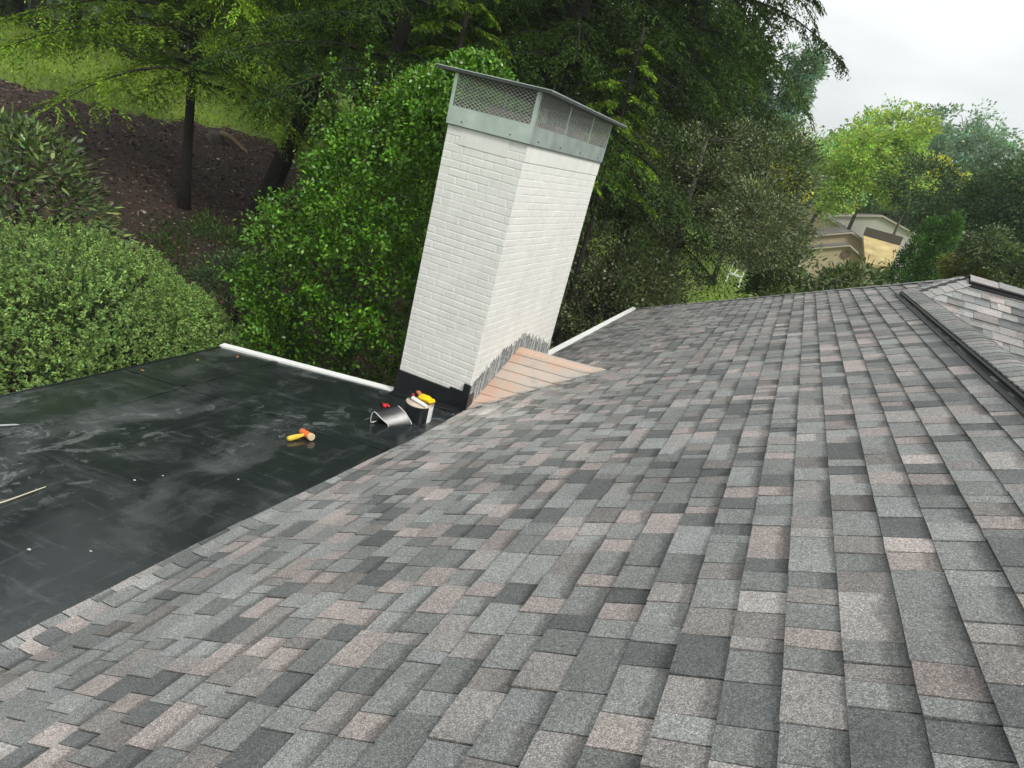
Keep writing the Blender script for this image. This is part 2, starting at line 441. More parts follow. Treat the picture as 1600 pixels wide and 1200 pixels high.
ridge_vent((XB + .02, YB, ZB + .01), (1, 0, 0), 5.2, DS, DN, DS, .30, half=.156, lift=.056)
# hip caps (no vent)
def hip_caps(p0, p1, n1, n2, step, half, lift=.012):
    p0 = np.array(p0, float); p1 = np.array(p1, float); L = np.linalg.norm(p1 - p0); d = (p1 - p0) / L; rg = np.random.default_rng(8)
    bd = MB(); bd.prism([p0 + np.array(n1) * half * .8, p0 + np.array([0, 0, .004]), p0 + np.array(n2) * half * .8], p1 - p0)
    hip = bd.build('hip_ridge', M['deck'], house); k = 0
    while k * step < L - .02:
        t = tone_c[rg.choice(5, p=[.55, .2, .0, .0, .25])] * (1.1 + rg.normal(0, .06))
        cap_piece(p0 + d * (k * step), d, n1, n2, half, min(step + .03, L - k * step + .02), lift, tuple(t), rg).build('cap_shingle', M['shingle'], hip); k += 1
def inplane(d, nrm, ref):
    d = np.array(d, float) / np.linalg.norm(d); q = np.cross(d, nrm); q /= np.linalg.norm(q); return q if q @ np.array(ref) > 0 else -q
NW, NS, NN = (-SA, 0, CA), (0, -SA, CA), (0, SA, CA)
da = np.array([XB - XR, YB - YI, ZB - ZR]); hip_caps((XR + .02, YI + .02, ZR + .016), (XB, YB, ZB + .016), inplane(da, NW, (-1, .5, 0)), inplane(da, NS, (.5, -1, 0)), .143, .15, .006)
da = np.array([XB, YB - YC, ZB]); hip_caps((0, YC, .010), (XB, YB, ZB + .012), inplane(da, NW, (-1, -1, 0)), inplane(da, NN, (1, 1, 0)), .143, .14, .006)

# ---------- low rubber roof
mm = MB(); nx, ny = 26, 60; X0, X1, Y0, Y1 = -3.12, .02, -8.2, 0.0
vs = []; 
for i in range(nx + 1):
    for j in range(ny + 1):
        x = X0 + (X1 - X0) * i / nx; y = Y0 + (Y1 - Y0) * j / ny
        vs.append((x, y, x * TM + .004 * math.sin(x * 3.1 + y * 1.7) * math.sin(y * 2.3) * (1 if 0 < i < nx else 0)))
mm.add(vs, [(i * (ny + 1) + j, (i + 1) * (ny + 1) + j, (i + 1) * (ny + 1) + j + 1, i * (ny + 1) + j + 1) for i in range(nx) for j in range(ny)])
mem = mm.build('membrane_roof', M['membrane'], house, smooth=True)
def mz(x): return x * TM
# seams: lapped sheet edges
for (ax, ay, bx, by) in ((-3.1, -4.5, -.25, -4.6), (-3.1, -1.22, -.06, -1.30), (-2.35, -8.0, -2.30, 0.0)):
    d = np.array([bx - ax, by - ay, (bx - ax) * TM]); p = np.array([ax, ay, mz(ax)]); L = np.linalg.norm(d); q = np.array([-d[1], d[0], 0]); q /= np.linalg.norm(q)
    sm = MB(); w = .065
    A = p + q * w; 
    sm.prism([p + (0, 0, .003), A + np.array([0, 0, .003 + (q[0] * w * TM)]), A + np.array([0, 0, .0058 + q[0] * w * TM]), p + (0, 0, .0058)], d); sm.build('membrane_seam', M['membrane'], mem)
sl = MB(); sl.box((X0 - .02, Y0, X0 * TM - .26), (X0 + .0, Y1 + .02, X0 * TM + .006)); sl.build('edge_flashing', M['rubber'], mem)
# white edge along the back of the low roof
we = MB(); we.add([(X0 - .03, .004, mz(X0) - .20), (-W_CH - .004, .004, mz(-W_CH) - .20), (-W_CH - .004, .075, mz(-W_CH) - .20), (X0 - .03, .075, mz(X0) - .20),
                   (X0 - .03, .004, mz(X0) + .018), (-W_CH - .004, .004, mz(-W_CH) + .012), (-W_CH - .004, .075, mz(-W_CH) + .024), (X0 - .03, .075, mz(X0) + .030)],
                  [(0, 3, 2, 1), (4, 5, 6, 7), (0, 1, 5, 4), (1, 2, 6, 5), (2, 3, 7, 6), (3, 0, 4, 7)]); we.build('drip_edge', M['white_trim'], house)
# eave past the chimney: white drip edge, fascia
de = MB(); de.box((-.305, D_CH + .02, -.17), (-.215, YC + .18, -.098)); de.build('drip_edge', M['white_trim'], house)
fa = MB(); fa.box((-.20, D_CH + .02, -.32), (-.17, YC + .1, -.16)); fa.build('fascia', M['white_trim'], house)
# walls under the roofs
siding = plain('tan_siding', (.42, .38, .31), .7, 0, .3, .1, 8)
for a, b in (((.15, -8.0, -3.2), (6.9, 7.6, -.24)), ((X0 + .12, -8.0, -3.2), (.14, -.06, X0 * TM - .10)), ((6.91, 0.2, -3.2), (9.3, 7.6, -.2))):
    wl_ = MB(); wl_.box(a, b); wl_.build('wall', siding, house)

# ---------- chimney
core = MB(); core.box((-W_CH + .005, .005, -3.2), (-.005, D_CH - .005, H_CH)); chim = core.build('chimney', M['paint'], house)
BH, BL, J = 2.542 / 37.5, .2133, .0095
def brick_mesh(l, h, seed):
    rg = np.random.default_rng(seed); t = .0038; e = .003
    def j(): return rg.normal(0, .0012)
    mb = MB(); pf = rg.normal(0, .0007)
    vs = [(0, 0, 0), (l, 0, 0), (l, 0, h), (0, 0, h)]
    vs += [(x + (e if x == 0 else -e) + j(), -t + pf + j() * .3, z + (e if z == 0 else -e) + j()) for x, _, z in vs]
    mb.add(vs, [(0, 1, 5, 4), (1, 2, 6, 5), (2, 3, 7, 6), (3, 0, 4, 7), (4, 5, 6, 7)]); return mb.mesh('brick')
BM = {}
def brick(l, seed):
    key = (round(l, 3), seed % 5)
    if key not in BM: BM[key] = brick_mesh(l - J, BH - J, seed % 5 + int(l * 1000)); BM[key].materials.append(M['paint'])
    return BM[key]
rg = np.random.default_rng(4); items = []
for face, width in (('s', W_CH), ('e', D_CH), ('w', D_CH)):
    for r_ in range(-3, 38):
        z = r_ * BH + .004
        if z + BH > H_CH + .01: continue
        off = 0 if r_ % 2 == 0 else -BL / 2
        if face == 's': off -= .02 * rg.random()
        x = off
        while x < width - .02:
            a, b = max(x, 0), min(x + BL, width); x += BL
            if b - a < .03: continue
            if face == 's' and r_ >= 35 and .14 < a and b < .62: continue
            if face == 'e' and r_ >= 35: continue
            items.append((face, a, b - a, z))
def place_brick(it, i):
    face, a, l, z = it; l = round(l / .0178) * .0178 if abs(l - BL) > .004 else BL
    me = brick(min(l, it[2] + .004), i)
    if face == 's': return me, Matrix.Translation((-W_CH + a + J / 2, .006, z))
    if face == 'e': return me, Matrix.Translation((-.006, a + J / 2, z)) @ Matrix.Rotation(R(90), 4, 'Z')
    return me, Matrix.Translation((-W_CH + .006, D_CH - a - J / 2, z)) @ Matrix.Rotation(R(-90), 4, 'Z')
vis = []
for i, it in enumerate(items):
    if it[0] == 's' and it[3] > .10: vis.append((0, i))
    elif it[0] == 'e' and it[3] > .15: vis.append((1 + it[1], i))
vis.sort(); keep = set(i for _, i in vis[:300]); bs = MB()
for i, it in enumerate(items):
    me, mw = place_brick(it, i)
    if i in keep:
        o = link('brick', me, None, chim); o.matrix_parent_inverse = Matrix.Translation(-world_loc(chim)); o.matrix_basis = mw
    else:
        bs.add([mw @ v.co for v in me.vertices], [tuple(p.vertices) for p in me.polygons])
bs.build('brickwork', M['paint'], chim, 'stuff')
pg = MB(); pg.box((-W_CH + .15, -.0012, H_CH - 2.45 * BH), (-W_CH + .63, .004, H_CH)); pg.box((-.004, .002, H_CH - 2.4 * BH), (.0015, D_CH, H_CH)); pg.build('parging', M['paint'], chim)

# flashing skirt
sk = MB(); zt = .152
rgk = np.random.default_rng(5)
sk.add([(-W_CH - .012, -.016, mz(-W_CH) - .02), (-.20, -.016, mz(-.2) - .02), (-.20, -.016, zt + .005), (-W_CH - .012, -.016, zt - .008),
        (-W_CH - .012, .0005, mz(-W_CH) - .02), (-.20, .0005, mz(-.2) - .02), (-.20, .0005, zt + .008), (-W_CH - .012, .0005, zt - .004)],
       [(0, 1, 2, 3), (3, 2, 6, 7), (0, 3, 7, 4), (1, 5, 6, 2)]); sk.build('base_flashing', M['rubber'], chim)
pt = MB(); pt.box((-.202, -.019, -.04), (-.055, .0005, .185)); pt.box((-.06, -.022, -.03), (.012, .0005, .27)); pt.box((-.012, -.018, -.02), (.014, .10, .17)); pt.build('corner_flashing', M['rubber'], chim)
cv = MB(); cv.prism([(-W_CH - .02, -.018, mz(-W_CH) + .004), (-W_CH - .02, -.10, mz(-W_CH) + .006), (-W_CH - .02, -.018, mz(-W_CH) + .02)], (W_CH - .02, 0, (W_CH - .02) * TM)); cv.build('base_flashing', M['rubber'], chim)
bar = MB(); bar.tube([(-.30, -.11, mz(-.3) + .012), (-.02, -.13, mz(-.02) + .016)], .008, 6); bar.build('flashing_strip', M['rubber'], chim)
# brushed sealant on the roof side face: many brush strokes of uneven height
seal = MB(); seal2 = MB(); rs = np.random.default_rng(9)
yy = np.r_[np.linspace(.012, 2.19, 150), rs.uniform(.02, 2.18, 70)]
for y in yy:
    top = np.interp(y, [0, .06, .27, .67, 1.12, 1.25, 1.67, 2.1, 2.2], [.20, .27, .37, .50, .585, .575, .44, .31, .28]) + rs.normal(0, .024)
    bot = np.interp(y, [0, 1.1, 2.2], [.0, .47, .02]) - .03
    w = rs.uniform(.006, .018); x = .0015 + rs.uniform(0, .004)
    tp = w * rs.uniform(.15, .8)
    (seal if rs.random() < .62 else seal2).prism([(x - .006, y - w, bot), (x - .006, y + w, bot), (x - .006, y + tp, top - rs.uniform(0, .03)), (x - .006, y - tp * .4, top)], (.006, 0, 0))
seal.build('sealant_smear', M['sealant'], chim); seal2.build('sealant_smear', plain('thin_sealant', (.42, .435, .43), .7, 0, .3, .35, 30, .3), chim)

# ---------- cricket behind the chimney (rust stained shingles)
def cricket_mat():
    m, nt, b = new_mat('stained_cricket_shingle')
    t = tint_of(nt); pos = nt.nodes.new('ShaderNodeNewGeometry').outputs['Position']
    n = noise(nt, 3.4, 5, .6, pos); r = ramp(nt, n.outputs['Fac'], [(.30, (.72, .77, .80)), (.42, (.98, .99, .98)), (.55, (1.08, .98, .90)), (.68, (1.18, .89, .74))])
    g = noise(nt, 120, 3, .7, pos); gr = ramp(nt, g.outputs['Fac'], [(.3, .75), (.7, 1.22)])
    c = mixc(nt, 1, t, r.outputs[0], 'MULTIPLY'); c = mixc(nt, 1, c, gr.outputs[0], 'MULTIPLY')
    nt.links.new(c, b.inputs['Base Color']); b.inputs['Roughness'].default_value = .85; bump(nt, b, g.outputs['Fac'], .4, .003); return m
M['cricket'] = cricket_mat()
CR_Z0, CR_Z1, CR_Y, CR_X = .455, .545, 1.12, .545 / S
cb = MB(); cb.add([(0, 0, -.01), (0, CR_Y, CR_Z0), (CR_X, CR_Y, CR_Z1), (0, D_CH, -.01), (.02, CR_Y, -.1)], [(0, 2, 1), (1, 2, 3), (0, 1, 3, 4), (0, 4, 2), (4, 3, 2)], (.2, .17, .15))
cri = cb.build('cricket', M['cricket'], house)
rc = np.random.default_rng(17); NR = 8
for side in (0, 1):
    for k in range(NR):
        f0, f1 = k / NR, (k + 1) / NR + .03
        f1 = min(f1, 1.0)
        def pt_(f, g, h):
            yv = CR_Y * f if side == 0 else D_CH - (D_CH - CR_Y) * f
            zw = -.01 + (CR_Z0 + .01) * f
            xe = CR_X * f + (.10 + .05 * math.sin(k * 2.1)) * (1 - f) * (g > .5)
            x = .004 + (xe) * g
            zr = x * S
            z = zw + (CR_Z1 - CR_Z0) * f * g + .0
            # flare the free end onto the main roof
            z = max(z, zr + .004)
            return (x, yv, z + h)
        vs = []; ts = []
        gs = [0, .35, .7, .88, 1.0]
        for f, h in ((f0, .017), (f1, .004)):
            for g in gs:
                q = pt_(f, g, h); vs.append(q)
                gg = np.clip((g - .55) / .45, 0, 1)
                a = np.array([.49, .42, .372]) * (1 + .06 * math.sin(k * 1.7)); a = a * (1 - gg) + np.array([.42, .40, .375]) * gg
                ts.append(tuple(a))
        for g in gs:
            q = pt_(f0, g, -.004); vs.append(q); ts.append((.12, .10, .085))
        n = len(gs)
        fs = [(i, i + 1, n + i + 1, n + i) for i in range(n - 1)] + [(2 * n + i, 2 * n + i + 1, i + 1, i) for i in range(n - 1)]
        if side: fs = [f[::-1] for f in fs]
        sm = MB(); sm.add(vs, fs, ts); sm.build('shingle', M['cricket'], cri)
cp = MB(); n1 = np.array([0, -.92, -.39]); n2 = np.array([0, .92, -.39])
cap_piece((0.004, CR_Y, CR_Z0 + .002), np.array([CR_X, 0, CR_Z1 - CR_Z0]) / math.hypot(CR_X, CR_Z1 - CR_Z0), n1, n2, .12, 1.0, .008, (.54, .42, .34), rc).build('cap_shingle', M['cricket'], cri)

# ---------- chimney cap
cap = empty('chimney_cap', (-.4, 1.1, H_CH), None, None); cap.parent = house; cap.matrix_parent_inverse = Matrix.Translation(-world_loc(house))
ZB0, ZB1, ZL = H_CH - .012, 2.682, 2.945
xa, xb, ya, yb = -W_CH - .012, .012, -.012, D_CH + .012
def add_band(a, b):
    m_ = MB(); m_.box(a, b); return m_.build('metal_band', M['metal'], cap)
add_band((xa, ya, ZB0), (xb, ya + .004, ZB1)); add_band((xb - .004, ya + .0045, ZB0), (xb, yb - .0045, ZB1))
add_band((xa, yb - .004, ZB0), (xb, yb, ZB1)); add_band((xa, ya + .0045, ZB0), (xa + .004, yb - .0045, ZB1))
fl = MB(); fl.prism([(xa - .008, ya - .008, ZB0 - .006), (xb + .008, ya - .008, ZB0 - .006), (xb + .008, yb + .008, ZB0 - .006), (xa - .008, yb + .008, ZB0 - .006)], (0, 0, .005)); fl.build('band_flange', M['metal_lid'], cap)
posts = [(xa, ya), (xb, ya), (xa, yb), (xb, yb), (xb, ya + (yb - ya) * .36), (xb, ya + (yb - ya) * .69), (xa, ya + (yb - ya) * .5)]
for i, (x, y) in enumerate(posts):
    m_ = MB(); sx = -1 if x > -.4 else 1; sy = 1 if y < 1 else -1
    if i < 4:
        m_.box((min(x, x + sx * .032), min(y, y - sy * .002), ZB0 + .02), (max(x, x + sx * .032), max(y, y - sy * .002), ZL)); 
        m_.box((min(x - sx * .002, x), min(y, y + sy * .032), ZB0 + .02), (max(x - sx * .002, x), max(y, y + sy * .032), ZL))
    else: m_.box((x - .003, y - .014, ZB1 - .01), (x + .003, y + .014, ZL))
    m_.build('post', M['metal'], cap)
def mesh_panel(o, du, length, z0, z1):
    """expanded-metal lattice between z0 and z1, along du from o"""
    m_ = MB(); o = np.array(o, float); du = np.array(du, float); H = z1 - z0; slope = .60; pitch = .049; nn = np.array([-du[1], du[0], 0]) * .0015; t = .0021
    run = H / slope
    for sg in (1, -1):
        s0 = -run
        while s0 < length + run:
            a, b = s0, s0 + run
            pts = []
            for s_, z in ((a, z0 if sg > 0 else z1), (b, z1 if sg > 0 else z0)): pts.append((s_, z))
            (sa, za), (sb, zb) = pts
            lo, hi = max(sa, 0), min(sb, length)
            if hi - lo > .004:
                za2 = za + (zb - za) * (lo - sa) / (sb - sa); zb2 = za + (zb - za) * (hi - sa) / (sb - sa)
                A = o + du * lo; A[2] = za2; B = o + du * hi; B[2] = zb2; w = np.array([0, 0, t])
                off = nn * (1 if sg > 0 else -1)
                m_.add([A + off - w, B + off - w, B + off + w, A + off + w, A + off * 2.2 - w, B + off * 2.2 - w, B + off * 2.2 + w, A + off * 2.2 + w],
                       [(0, 1, 2, 3), (7, 6, 5, 4), (3, 2, 6, 7), (0, 4, 5, 1)])
            s0 += pitch
    m_.build('mesh_screen', M['mesh'], cap)
z0, z1 = ZB1 - .005, ZL
mesh_panel((xa + .03, ya + .004, 0), (1, 0, 0), xb - xa - .06, z0, z1)
ys = [ya + .03, posts[4][1], posts[5][1], yb - .03]
for a, b in zip(ys[:-1], ys[1:]): mesh_panel((xb - .004, a, 0), (0, 1, 0), b - a, z0, z1)
mesh_panel((xa + .004, ya + .03, 0), (0, 1, 0), yb - ya - .06, z0, z1)
mesh_panel((xa + .03, yb - .004, 0), (1, 0, 0), xb - xa - .06, z0, z1)
ld = MB(); lx0, lx1, ly0, ly1 = -W_CH - .145, .145, -.125, D_CH + .145; zl = ZL
ins = .34; vs = [(lx0, ly0, zl), (lx1, ly0, zl), (lx1, ly1, zl), (lx0, ly1, zl), (lx0, ly0, zl + .026), (lx1, ly0, zl + .026), (lx1, ly1, zl + .026), (lx0, ly1, zl + .026),
     (lx0 + ins, ly0 + ins, zl + .052), (lx1 - ins, ly0 + ins, zl + .052), (lx1 - ins, ly1 - ins, zl + .052), (lx0 + ins, ly1 - ins, zl + .052)]
ld.add(vs, [(0, 3, 2, 1), (0, 1, 5, 4), (1, 2, 6, 5), (2, 3, 7, 6), (3, 0, 4, 7), (4, 5, 9, 8), (5, 6, 10, 9), (6, 7, 11, 10), (7, 4, 8, 11), (8, 9, 10, 11)]); ld.build('lid', M['metal_lid'], cap)
hm = MB()
for a, b in (((lx0 - .003, ly0 - .003, zl + .022), (lx1 + .003, ly0 - .0005, zl + .028)), ((lx1 + .0005, ly0 - .003, zl + .019), (lx1 + .004, ly1 + .003, zl + .028))): hm.box(a, b)
hm.build('lid_hem', M['metal'], cap)
for (x, y, dx) in [(-.66, ya - .002, 0), (-.18, ya - .002, 0), (xb + .002, .18, 1), (xb + .002, .75, 1), (xb + .002, 1.35, 1), (xb + .002, 2.0, 1)]:
    sc_ = MB(); zz_ = ZB0 + .035; d_ = (-.006, 0) if dx == 0 else (.006, 0)
    sc_.tube([(x, y, zz_), ((x, y - .008, zz_) if dx == 0 else (x + .008, y, zz_))], [.007, .005], 6); sc_.build('screw', M['metal_lid'], cap)
# crown and flue tiles seen through the screen
cw = MB(); cw.box((-W_CH + .03, .03, H_CH - .01), (-.03, D_CH - .03, H_CH + .085)); cw.build('mortar_crown', M['interior'], cap)
for y in (.42, 1.25, 1.85):
    ft = MB(); x0, x1, y0_, y1_ = -.58, -.20, y - .19, y + .19
    for a, b in (((x0, y0_, 0), (x1, y0_ + .03, 0)), ((x0, y1_ - .03, 0), (x1, y1_, 0)), ((x0, y0_ + .03, 0), (x0 + .03, y1_ - .03, 0)), ((x1 - .03, y0_ + .03, 0), (x1, y1_ - .03, 0))):
        ft.box((a[0], a[1], H_CH + .08), (b[0], b[1], H_CH + .21))
    ft.build('flue_tile', M['clay'], cap)

# ---------------------------------------------------------------- terrain
def terr(x, y):
    x = np.asarray(x, float); y = np.asarray(y, float)
    d = (x - CAM[0]) * -.94 + (y - CAM[1]) * .34
    z = np.where(d < 8, 0, np.where(d < 25, (d - 8) * .205, 17 * .205 + (d - 25) * .085)) 
    z = np.minimum(z, 5.5)
    return -3.05 + z + .12 * np.sin(x * .31 + 1) * np.sin(y * .27) * np.clip((np.hypot(x - 1, y) - 9) / 8, 0, 1)
def pol(az, dist):
    return np.array([CAM[0] + dist * math.sin(R(az)), CAM[1] + dist * math.cos(R(az))])
def at(az, el, dist):
    p = pol(az, dist); return np.array([p[0], p[1], CAM[2] + dist * math.tan(R(el))])
def ray(px, py):
    d = AX_F + AX_R * (px - 800) / FPX - AX_U * (py - 600) / FPX; return d
def ground_at(px, py):
    d = ray(px, py); t = 2.0
    while t < 400:
        p = CAM + d * t
        if p[2] < terr(p[0], p[1]): break
        t += .05
    return CAM + d * t
def pxd(px, py, dist):
    d = ray(px, py); return CAM + d * dist / math.hypot(d[0], d[1])

def grid(name, xs, ys, lift, mat, mask=None, kind='structure'):
    nx, ny = len(xs), len(ys); X, Y = np.meshgrid(xs, ys, indexing='ij'); Z = terr(X, Y) + lift
    V = np.stack([X, Y, Z], -1).reshape(-1, 3); F = []
    for i in range(nx - 1):
        for j in range(ny - 1):
            if mask is None or mask(X[i, j], Y[i, j]): F.append((i * ny + j, (i + 1) * ny + j, (i + 1) * ny + j + 1, i * ny + j + 1))
    me = bpy.data.meshes.new(name); me.from_pydata(V.tolist(), [], F); me.polygons.foreach_set('use_smooth', [True] * len(F)); me.update()
    return tag(link(name, me, mat), kind=kind)

def lawn_mat():
    m, nt, b = new_mat('lawn_grass'); pos = nt.nodes.new('ShaderNodeNewGeometry').outputs['Position']
    n = noise(nt, .35, 5, .6, pos); r = ramp(nt, n.outputs['Fac'], [(.3, (.075, .125, .012)), (.55, (.135, .21, .018)), (.75, (.19, .27, .028))])
    n2 = noise(nt, 14, 5, .7, pos); r2 = ramp(nt, n2.outputs['Fac'], [(.3, .6), (.7, 1.35)])
    nt.links.new(mixc(nt, 1, r.outputs[0], r2.outputs[0], 'MULTIPLY'), b.inputs['Base Color']); b.inputs['Roughness'].default_value = .8
    bump(nt, b, n2.outputs['Fac'], .8, .06); return m
def mulch_mat():
    m, nt, b = new_mat('dark_mulch'); pos = nt.nodes.new('ShaderNodeNewGeometry').outputs['Position']
    n = noise(nt, 16, 7, .75, pos); r = ramp(nt, n.outputs['Fac'], [(.32, (.012, .008, .006)), (.55, (.045, .027, .019)), (.75, (.10, .062, .045))])
    nt.links.new(r.outputs[0], b.inputs['Base Color']); b.inputs['Roughness'].default_value = .85; bump(nt, b, n.outputs['Fac'], 1, .05); return m
xs = np.r_[np.linspace(-420, -72, 12), np.linspace(-66, 66, 90), np.linspace(72, 420, 12)]
ys = np.r_[np.linspace(-300, -42, 8), np.linspace(-36, 100, 92), np.linspace(106, 700, 16)]
grid('lawn', xs, ys, 0, lawn_mat())
# mulch bed bounded by the lawn edge seen between the trees
bpts = np.array([ground_at(*p)[:2] for p in ((-260, 70), (-90, 108), (0, 128), (90, 150), (160, 170), (230, 186), (300, 192), (370, 205), (430, 226), (520, 245))])
bd_az = np.degrees(np.arctan2(bpts[:, 0] - CAM[0], bpts[:, 1] - CAM[1])); bd_r = np.hypot(bpts[:, 0] - CAM[0], bpts[:, 1] - CAM[1])
def in_bed(x, y):
    az = math.degrees(math.atan2(x - CAM[0], y - CAM[1])); r = math.hypot(x - CAM[0], y - CAM[1])
    if az < -90 or az > -8: return False
    return r < np.interp(az, bd_az, bd_r) + .25 * math.sin(az * 2.3) + .15 * math.sin(az * 6.1) and (x < -3.3 or y > .2) 
grid('mulch_bed', np.arange(-34, 4, .3), np.arange(-8, 26, .3), .05, mulch_mat(), in_bed)

# ---------------------------------------------------------------- foliage
def unit(v): return v / (np.linalg.norm(v, axis=-1, keepdims=True) + 1e-9)
def leaves(P, D, L, Wd, rg, up=.6, curl=0., k=4):
    """leaf polygons at P growing along D."""
    n = len(P); D = unit(D); Nn = unit(rg.normal(size=(n, 3)) + np.array([0, 0, up]))
    Sd = unit(np.cross(D, Nn)); Nn = np.cross(Sd, D)
    L = (L * np.ones(n))[:, None]; Wd = (Wd * np.ones(n))[:, None]
    tip = P + D * L - Nn * (curl * L)
    if k == 4: return np.stack([P, P + D * L * .45 + Sd * Wd * .5, tip, P + D * L * .45 - Sd * Wd * .5], 1)
    return np.stack([P, P + D * L * .3 + Sd * Wd * .45, P + D * L * .65 + Sd * Wd * .42, tip, P + D * L * .65 - Sd * Wd * .42, P + D * L * .3 - Sd * Wd * .45], 1)
def tints(n, rg, val=.25, hue=.12, cl=None):
    t = np.exp(rg.normal(0, val, n))[:, None] * np.ones((n, 3)); h = rg.normal(0, hue, n)
    t[:, 0] *= 1 + h; t[:, 2] *= 1 - h * .5
    if cl is not None: t *= cl
    return np.clip(t, .1, 4)

def clump_points(rg, env, n_clump, per, cr, surf_bias=.8, flat=.7):
    """env(dir)->(centre, radius vector) ; returns positions, outward dirs, clump index"""
    d = unit(rg.normal(size=(n_clump, 3))); r = surf_bias + (1.04 - surf_bias) * rg.random(n_clump)
    r *= 1 + .10 * np.sin(d[:, 0] * 5 + d[:, 2] * 7) * np.cos(d[:, 1] * 6)
    C = env(d, r)
    idx = np.repeat(np.arange(n_clump), per); q = rg.normal(size=(len(idx), 3)); q = unit(q) * (rg.random((len(idx), 1)) ** .5)
    crr = cr * np.exp(rg.normal(0, .25, n_clump))
    q *= np.array([1, 1, flat]); P = C[idx] + q * crr[idx, None]
    return P, unit(q + .6 * d[idx] + np.array([0, 0, -.05])), idx, C, d

def ell(c, r):
    c = np.array(c, float); r = np.array(r, float)
    return lambda d, k: c + d * r * k[:, None]
def cone(c, zb, zt, rb, pw=.8, sq=1.0):
    """pyramidal crown from zb to zt with radius rb at base"""
    def f(d, k):
        t = np.clip((d[:, 2] * .5 + .5), 0, 1) ** 1.15; z = zb + (zt - zb) * t
        h = unit(d[:, :2] + 1e-6); rad = rb * np.clip(1 - t, 0, 1) ** pw * np.minimum(1, t * 6 + .45) * k
        return np.stack([c[0] + h[:, 0] * rad, c[1] + h[:, 1] * rad * sq, z], -1)
    return f

def trunk_part(root, base, top, r0, mat, rg, bend=.15, n=9, flare=1.6, sides=9):
    base = np.array(base, float); top = np.array(top, float); pts = []; rad = []
    for i in range(n):
        t = i / (n - 1); p = base + (top - base) * t; w = bend * math.sin(t * 3.1)
        p = p + np.array([math.sin(t * 5 + base[0]) * bend * .4, math.cos(t * 4 + base[1]) * bend * .4, 0]) * t
        pts.append(p); rad.append(r0 * (1 - .62 * t) * (1 + (flare - 1) * max(0, 1 - t * n / 1.3)))
    pts[0] = pts[0] - np.array([0, 0, .25])
    mb = MB(); mb.tube(pts, rad, sides); mb.build('trunk', mat, root, smooth=True)
    return pts, rad

def broad_tree(name, label, cat, base, crown_c, crown_r, n_cl, per, cr, leaf, mat, seed, trunk_r=.2, bark=None, group=None, lobes=1, limbs=14, lobe_off=.55, flat=.7, bias=.55, val=.28, hue=.1, env=None, k=4, top=None, up=.6, cval=.22, keep=None):
    rg = np.random.default_rng(seed); bark = bark or M['bark']
    base = np.array([base[0], base[1], float(terr(base[0], base[1])) if len(base) < 3 else base[2]])
    root = empty(name, tuple(base), label, cat, group)
    crown_c = np.array(crown_c, float)
    Ps, Ds, Is, Cs = [], [], [], []
    for lb in range(lobes):
        if lobes == 1: e = env or ell(crown_c, crown_r)
        else:
            a = rg.uniform(0, 6.28); o = np.array([math.cos(a), math.sin(a), rg.uniform(-.6, .8)]) * np.array(crown_r) * lobe_off * (lb > 0)
            e = ell(crown_c + o, np.array(crown_r) * (rg.uniform(.42, .66) if lb else .72))
        P, D, I, C, d = clump_points(rg, e, n_cl // lobes, per, cr, bias, flat); Ps.append(P); Ds.append(D); Is.append(I + sum(map(len, Cs))); Cs.append(C)
    P, D, I, C = map(np.concatenate, (Ps, Ds, Is, Cs))
    gz = terr(P[:, 0], P[:, 1]); ok = P[:, 2] > gz + .05
    if keep is not None: ok &= keep(P)
    P, D, I = P[ok], D[ok], I[ok]
    cv = np.exp(rg.normal(0, cval, len(C)))[I][:, None]
    V = leaves(P, D, leaf[0] * np.exp(rg.normal(0, .2, len(P))), leaf[1] * np.exp(rg.normal(0, .2, len(P))), rg, up, .1, k)
    link('crown', fast_mesh('crown', V, k, tints(len(P), rg, val, hue, cv)), mat, root)
    tp = np.array(top if top is not None else crown_c + np.array([0, 0, crown_r[2] * .55]))
    pts, rad = trunk_part(root, base, tp, trunk_r, bark, rg)
    if limbs:
        lm = MB()
        for c in C[rg.permutation(len(C))[:limbs]]:
            j = int(np.clip(np.searchsorted([p[2] for p in pts], c[2] - np.linalg.norm(c[:2] - tp[:2]) * .5), 1, len(pts) - 1)); s_ = pts[j]
            mid = (s_ + c) / 2 + rg.normal(0, .05, 3) * np.linalg.norm(c - s_) + np.array([0, 0, .06 * np.linalg.norm(c - s_)])
            lm.tube([s_, mid, c], [rad[j] * .45, rad[j] * .25, rad[j] * .08], 5)
        lm.build('limbs', bark, root, smooth=True)
    return root

